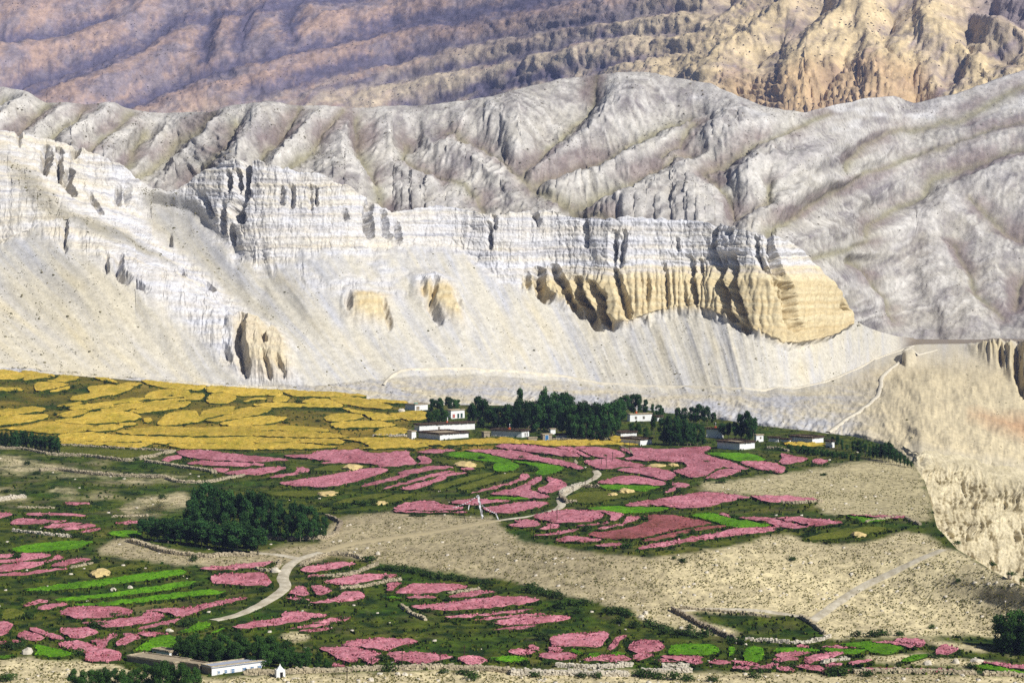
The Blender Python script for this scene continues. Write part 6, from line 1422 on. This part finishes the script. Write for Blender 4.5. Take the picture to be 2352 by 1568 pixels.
# grass and herbs: thick on the banks below each plot, thinner between
bx_, by_ = [], []
for k, p in SMOOTH_PLOTS:
    L = np.linalg.norm(np.diff(np.vstack([p, p[:1]]), axis=0), axis=1).sum(); n = int(L * (.26 if k == 'yellow' else .42)) 
    t = rng.randint(0, len(p), n); u = rng.rand(n, 1); a = p[t] * (1 - u) + p[(t + 1) % len(p)] * u
    bx_.append(a[:, 0] + rng.uniform(-4, 4, n)); by_.append(a[:, 1] + np.abs(rng.randn(n)) * 3.2 + 2.0)
rx = rng.uniform(-120, 2480, 42000); ry = rng.uniform(850, 1600, 42000)
clump = fbm(rx / 26, ry / 8, 3, 120)
okr = (clump > .02) & (look(M_sandb, rx, ry) < .35)
gx_ = np.concatenate(bx_ + [rx[okr]]); gy_ = np.concatenate(by_ + [ry[okr]])
ok = free(gx_, gy_) & (look(M_sandb, gx_, gy_) < .5); gx_, gy_ = gx_[ok], gy_[ok]
n = len(gx_); mixv = np.clip(.5 + 1.3 * fbm(gx_ / 40, gy_ / 14, 3, 121) + .3 * rng.randn(n), 0, 1)
cg = mixc(lin(40, 68, 20, .6), lin(100, 112, 36, .64), mixv)
o = tufts('grass', gx_, gy_, .85, .55, cg, m_tuft, 2); tag(o, 'wild grass and herbs on the terrace banks', 'grass', kind='stuff')
# tussocks on the dry slopes
rx = rng.uniform(-150, 2500, 130000); ry = rng.uniform(1030, 1600, 130000)
ok = look(M_sand, rx, ry) & free(rx, ry) & (rng.rand(130000) < np.clip(.42 + 1.1 * fbm(rx / 60, ry / 20, 3, 122), .05, 1)); rx, ry = rx[ok][:23000], ry[ok][:23000]
n = len(rx); ct = mixc(lin(160, 150, 98, .66), lin(96, 102, 56, .62), rng.rand(n))
o = tufts('tussocks', rx, ry, .36, .24, ct, m_tuft, 2); tag(o, 'dry tussocks dotting the sandy slopes', 'tussock', kind='stuff')
# loose stones
rx = rng.uniform(-150, 2500, 26000); ry = rng.uniform(1030, 1600, 26000)
w_ = look(M_sandb, rx, ry); ok = free(rx, ry) & (rng.rand(26000) < np.where(w_ > .5, .07, .018) * (1 + 1.5 * (ry > 1535)) * np.clip(.5 + 2 * fbm(rx / 50, ry / 14, 3, 123), 0.1, 2)); rx, ry = rx[ok], ry[ok]
g = GP(rx, ry); n = len(rx); s = rng.uniform(.18, .55, n) ** 1.0
cube = np.array([(-1, -1, -1), (1, -1, -1), (1, 1, -1), (-1, 1, -1), (-.7, -.7, 1), (.7, -.7, 1), (.7, .7, 1), (-.7, .7, 1)], float)
Vs = g[:, None, :] + cube[None] * s[:, None, None] * np.array([1, .9, .6]) * rng.uniform(.7, 1.3, (n, 8, 1))
Fs = (np.arange(n)[:, None, None] * 8 + np.array([(4, 5, 6, 7), (0, 1, 5, 4), (1, 2, 6, 5), (2, 3, 7, 6), (3, 0, 4, 7)])[None]).reshape(-1, 4)
o = mesh_obj('loose_stones', Vs.reshape(-1, 3), Fs, m_stonew); tag(o, 'loose pale stones strewn over banks and gravel', 'stones', kind='stuff')

# scrub on the hills, the talus and the fan: small domes of dry twigs
def domes(name, P, s, colr, mat):
    n = len(P); k = 4
    ang = np.arange(k) * 2 * np.pi / k
    ring = np.stack([np.cos(ang), np.sin(ang), np.full(k, -.1)], 1); mid = np.stack([.75 * np.cos(ang + .4), .75 * np.sin(ang + .4), np.full(k, .55)], 1); topv_ = np.array([[0, 0, .85]])
    base = np.concatenate([ring, mid, topv_])
    V_ = P[:, None, :] + base[None] * s[:, None, None] * rng.uniform(.7, 1.3, (n, 2 * k + 1, 1))
    f = [(i, (i + 1) % k, k + (i + 1) % k) for i in range(k)] + [(i, k + (i + 1) % k, k + i) for i in range(k)] + [(k + i, k + (i + 1) % k, 2 * k) for i in range(k)]
    Fc = (np.arange(n)[:, None, None] * (2 * k + 1) + np.array(f)[None]).reshape(-1, 3)
    return mesh_obj(name, V_.reshape(-1, 3), Fc, mat, attrs={'Col': np.repeat(colr, 2 * k + 1, 0)})
def pick_on(Pg, w, n, jit=1.0):
    w = np.clip(w[:-1, :-1], 0, None).ravel(); c = np.cumsum(w); i = np.searchsorted(c, rng.rand(n) * c[-1]); i = np.clip(i, 0, len(w) - 1)
    r_, k_ = np.divmod(i, Pg.shape[1] - 1); u = rng.rand(n, 1); v_ = rng.rand(n, 1)
    a, b, c_, d = Pg[r_, k_], Pg[r_, k_ + 1], Pg[r_ + 1, k_], Pg[r_ + 1, k_ + 1]
    return (a * (1 - u) + b * u) * (1 - v_) + (c_ * (1 - u) + d * u) * v_
cw = np.clip(scr - .1, 0, 2) ** 1.3 * np.clip(fbm(CPX / 25, CY_ / 18, 3, 132) + .12, 0, 1) ** 1.5 * (CPX > -120) * (CPX < 2480)
P_ = pick_on(Pd, cw, 3000); o = domes('scree_scrub', P_, np.where(rng.rand(len(P_)) < .05, .85, .38) * rng.uniform(.5, 1.0, len(P_)), mixc(lin(150, 142, 108, .64), lin(90, 88, 58, .6), rng.rand(len(P_))), m_tuft); tag(o, 'dry scrub dotting the scree and fan', 'scrub', kind='stuff')
hw_ = np.clip(fbm(HX / 60, HY / 40, 4, 130) + .25, 0, 1) ** 1.5 * (1 + 3 * sstep(1650, 2100, HX) * sstep(400, 250, HY)) * (HX > -150) * (HX < 2500)
P_ = pick_on(Phd, hw_, 6500); o = domes('hill_scrub', P_, np.where(rng.rand(len(P_)) < .05, 1.2, .5) * rng.uniform(.5, 1.0, len(P_)), mixc(lin(160, 152, 138, .64), lin(100, 96, 82, .6), rng.rand(len(P_))), m_tuft); tag(o, 'grey scrub dotting the rolling hills', 'scrub', kind='stuff')
fw_ = np.clip(fbm(FX / 50, FY / 30, 4, 131) + .1, 0, 1) ** 1.5 * (FX > -150) * (FX < 2500) * (FY > -60)
P_ = pick_on(Pfd, fw_, 2500); o = domes('mountain_scrub', P_, rng.uniform(.6, 1.8, len(P_)), mixc(lin(110, 98, 92, .6), lin(80, 74, 70, .6), rng.rand(len(P_))), m_tuft); tag(o, 'dark scrub and rocks on the far mountainside', 'scrub', kind='stuff')
# ------------------------------------------------------------------ the air
allv = np.concatenate([Vf.reshape(-1, 3), Vh.reshape(-1, 3)], 0)
zlo = min(V[..., 2].min(), verts[:, 2].min(), allv[:, 2].min()) - 3
hx = np.abs(allv[:, 0]).max() + 60; hy = allv[:, 1].max() + 60; hz = allv[:, 2].max() + 20
hb_ = MB(); hb_.box((0, (hy - 60) / 2, (zlo + hz) / 2), (2 * hx, hy + 60, hz - zlo))
mh = bpy.data.materials.new('haze_air'); mh.use_nodes = True
nt = mh.node_tree
for n in list(nt.nodes): nt.nodes.remove(n)
pv = nt.nodes.new('ShaderNodeVolumePrincipled')
pv.inputs['Color'].default_value = (0.46, 0.55, 1.0, 1)
pv.inputs['Density'].default_value = 0.00005
pv.inputs['Anisotropy'].default_value = 0.0
mo = nt.nodes.new('ShaderNodeOutputMaterial'); nt.links.new(pv.outputs[0], mo.inputs['Volume'])
haze = hb_.build('haze', mh); tag(haze, kind='stuff')
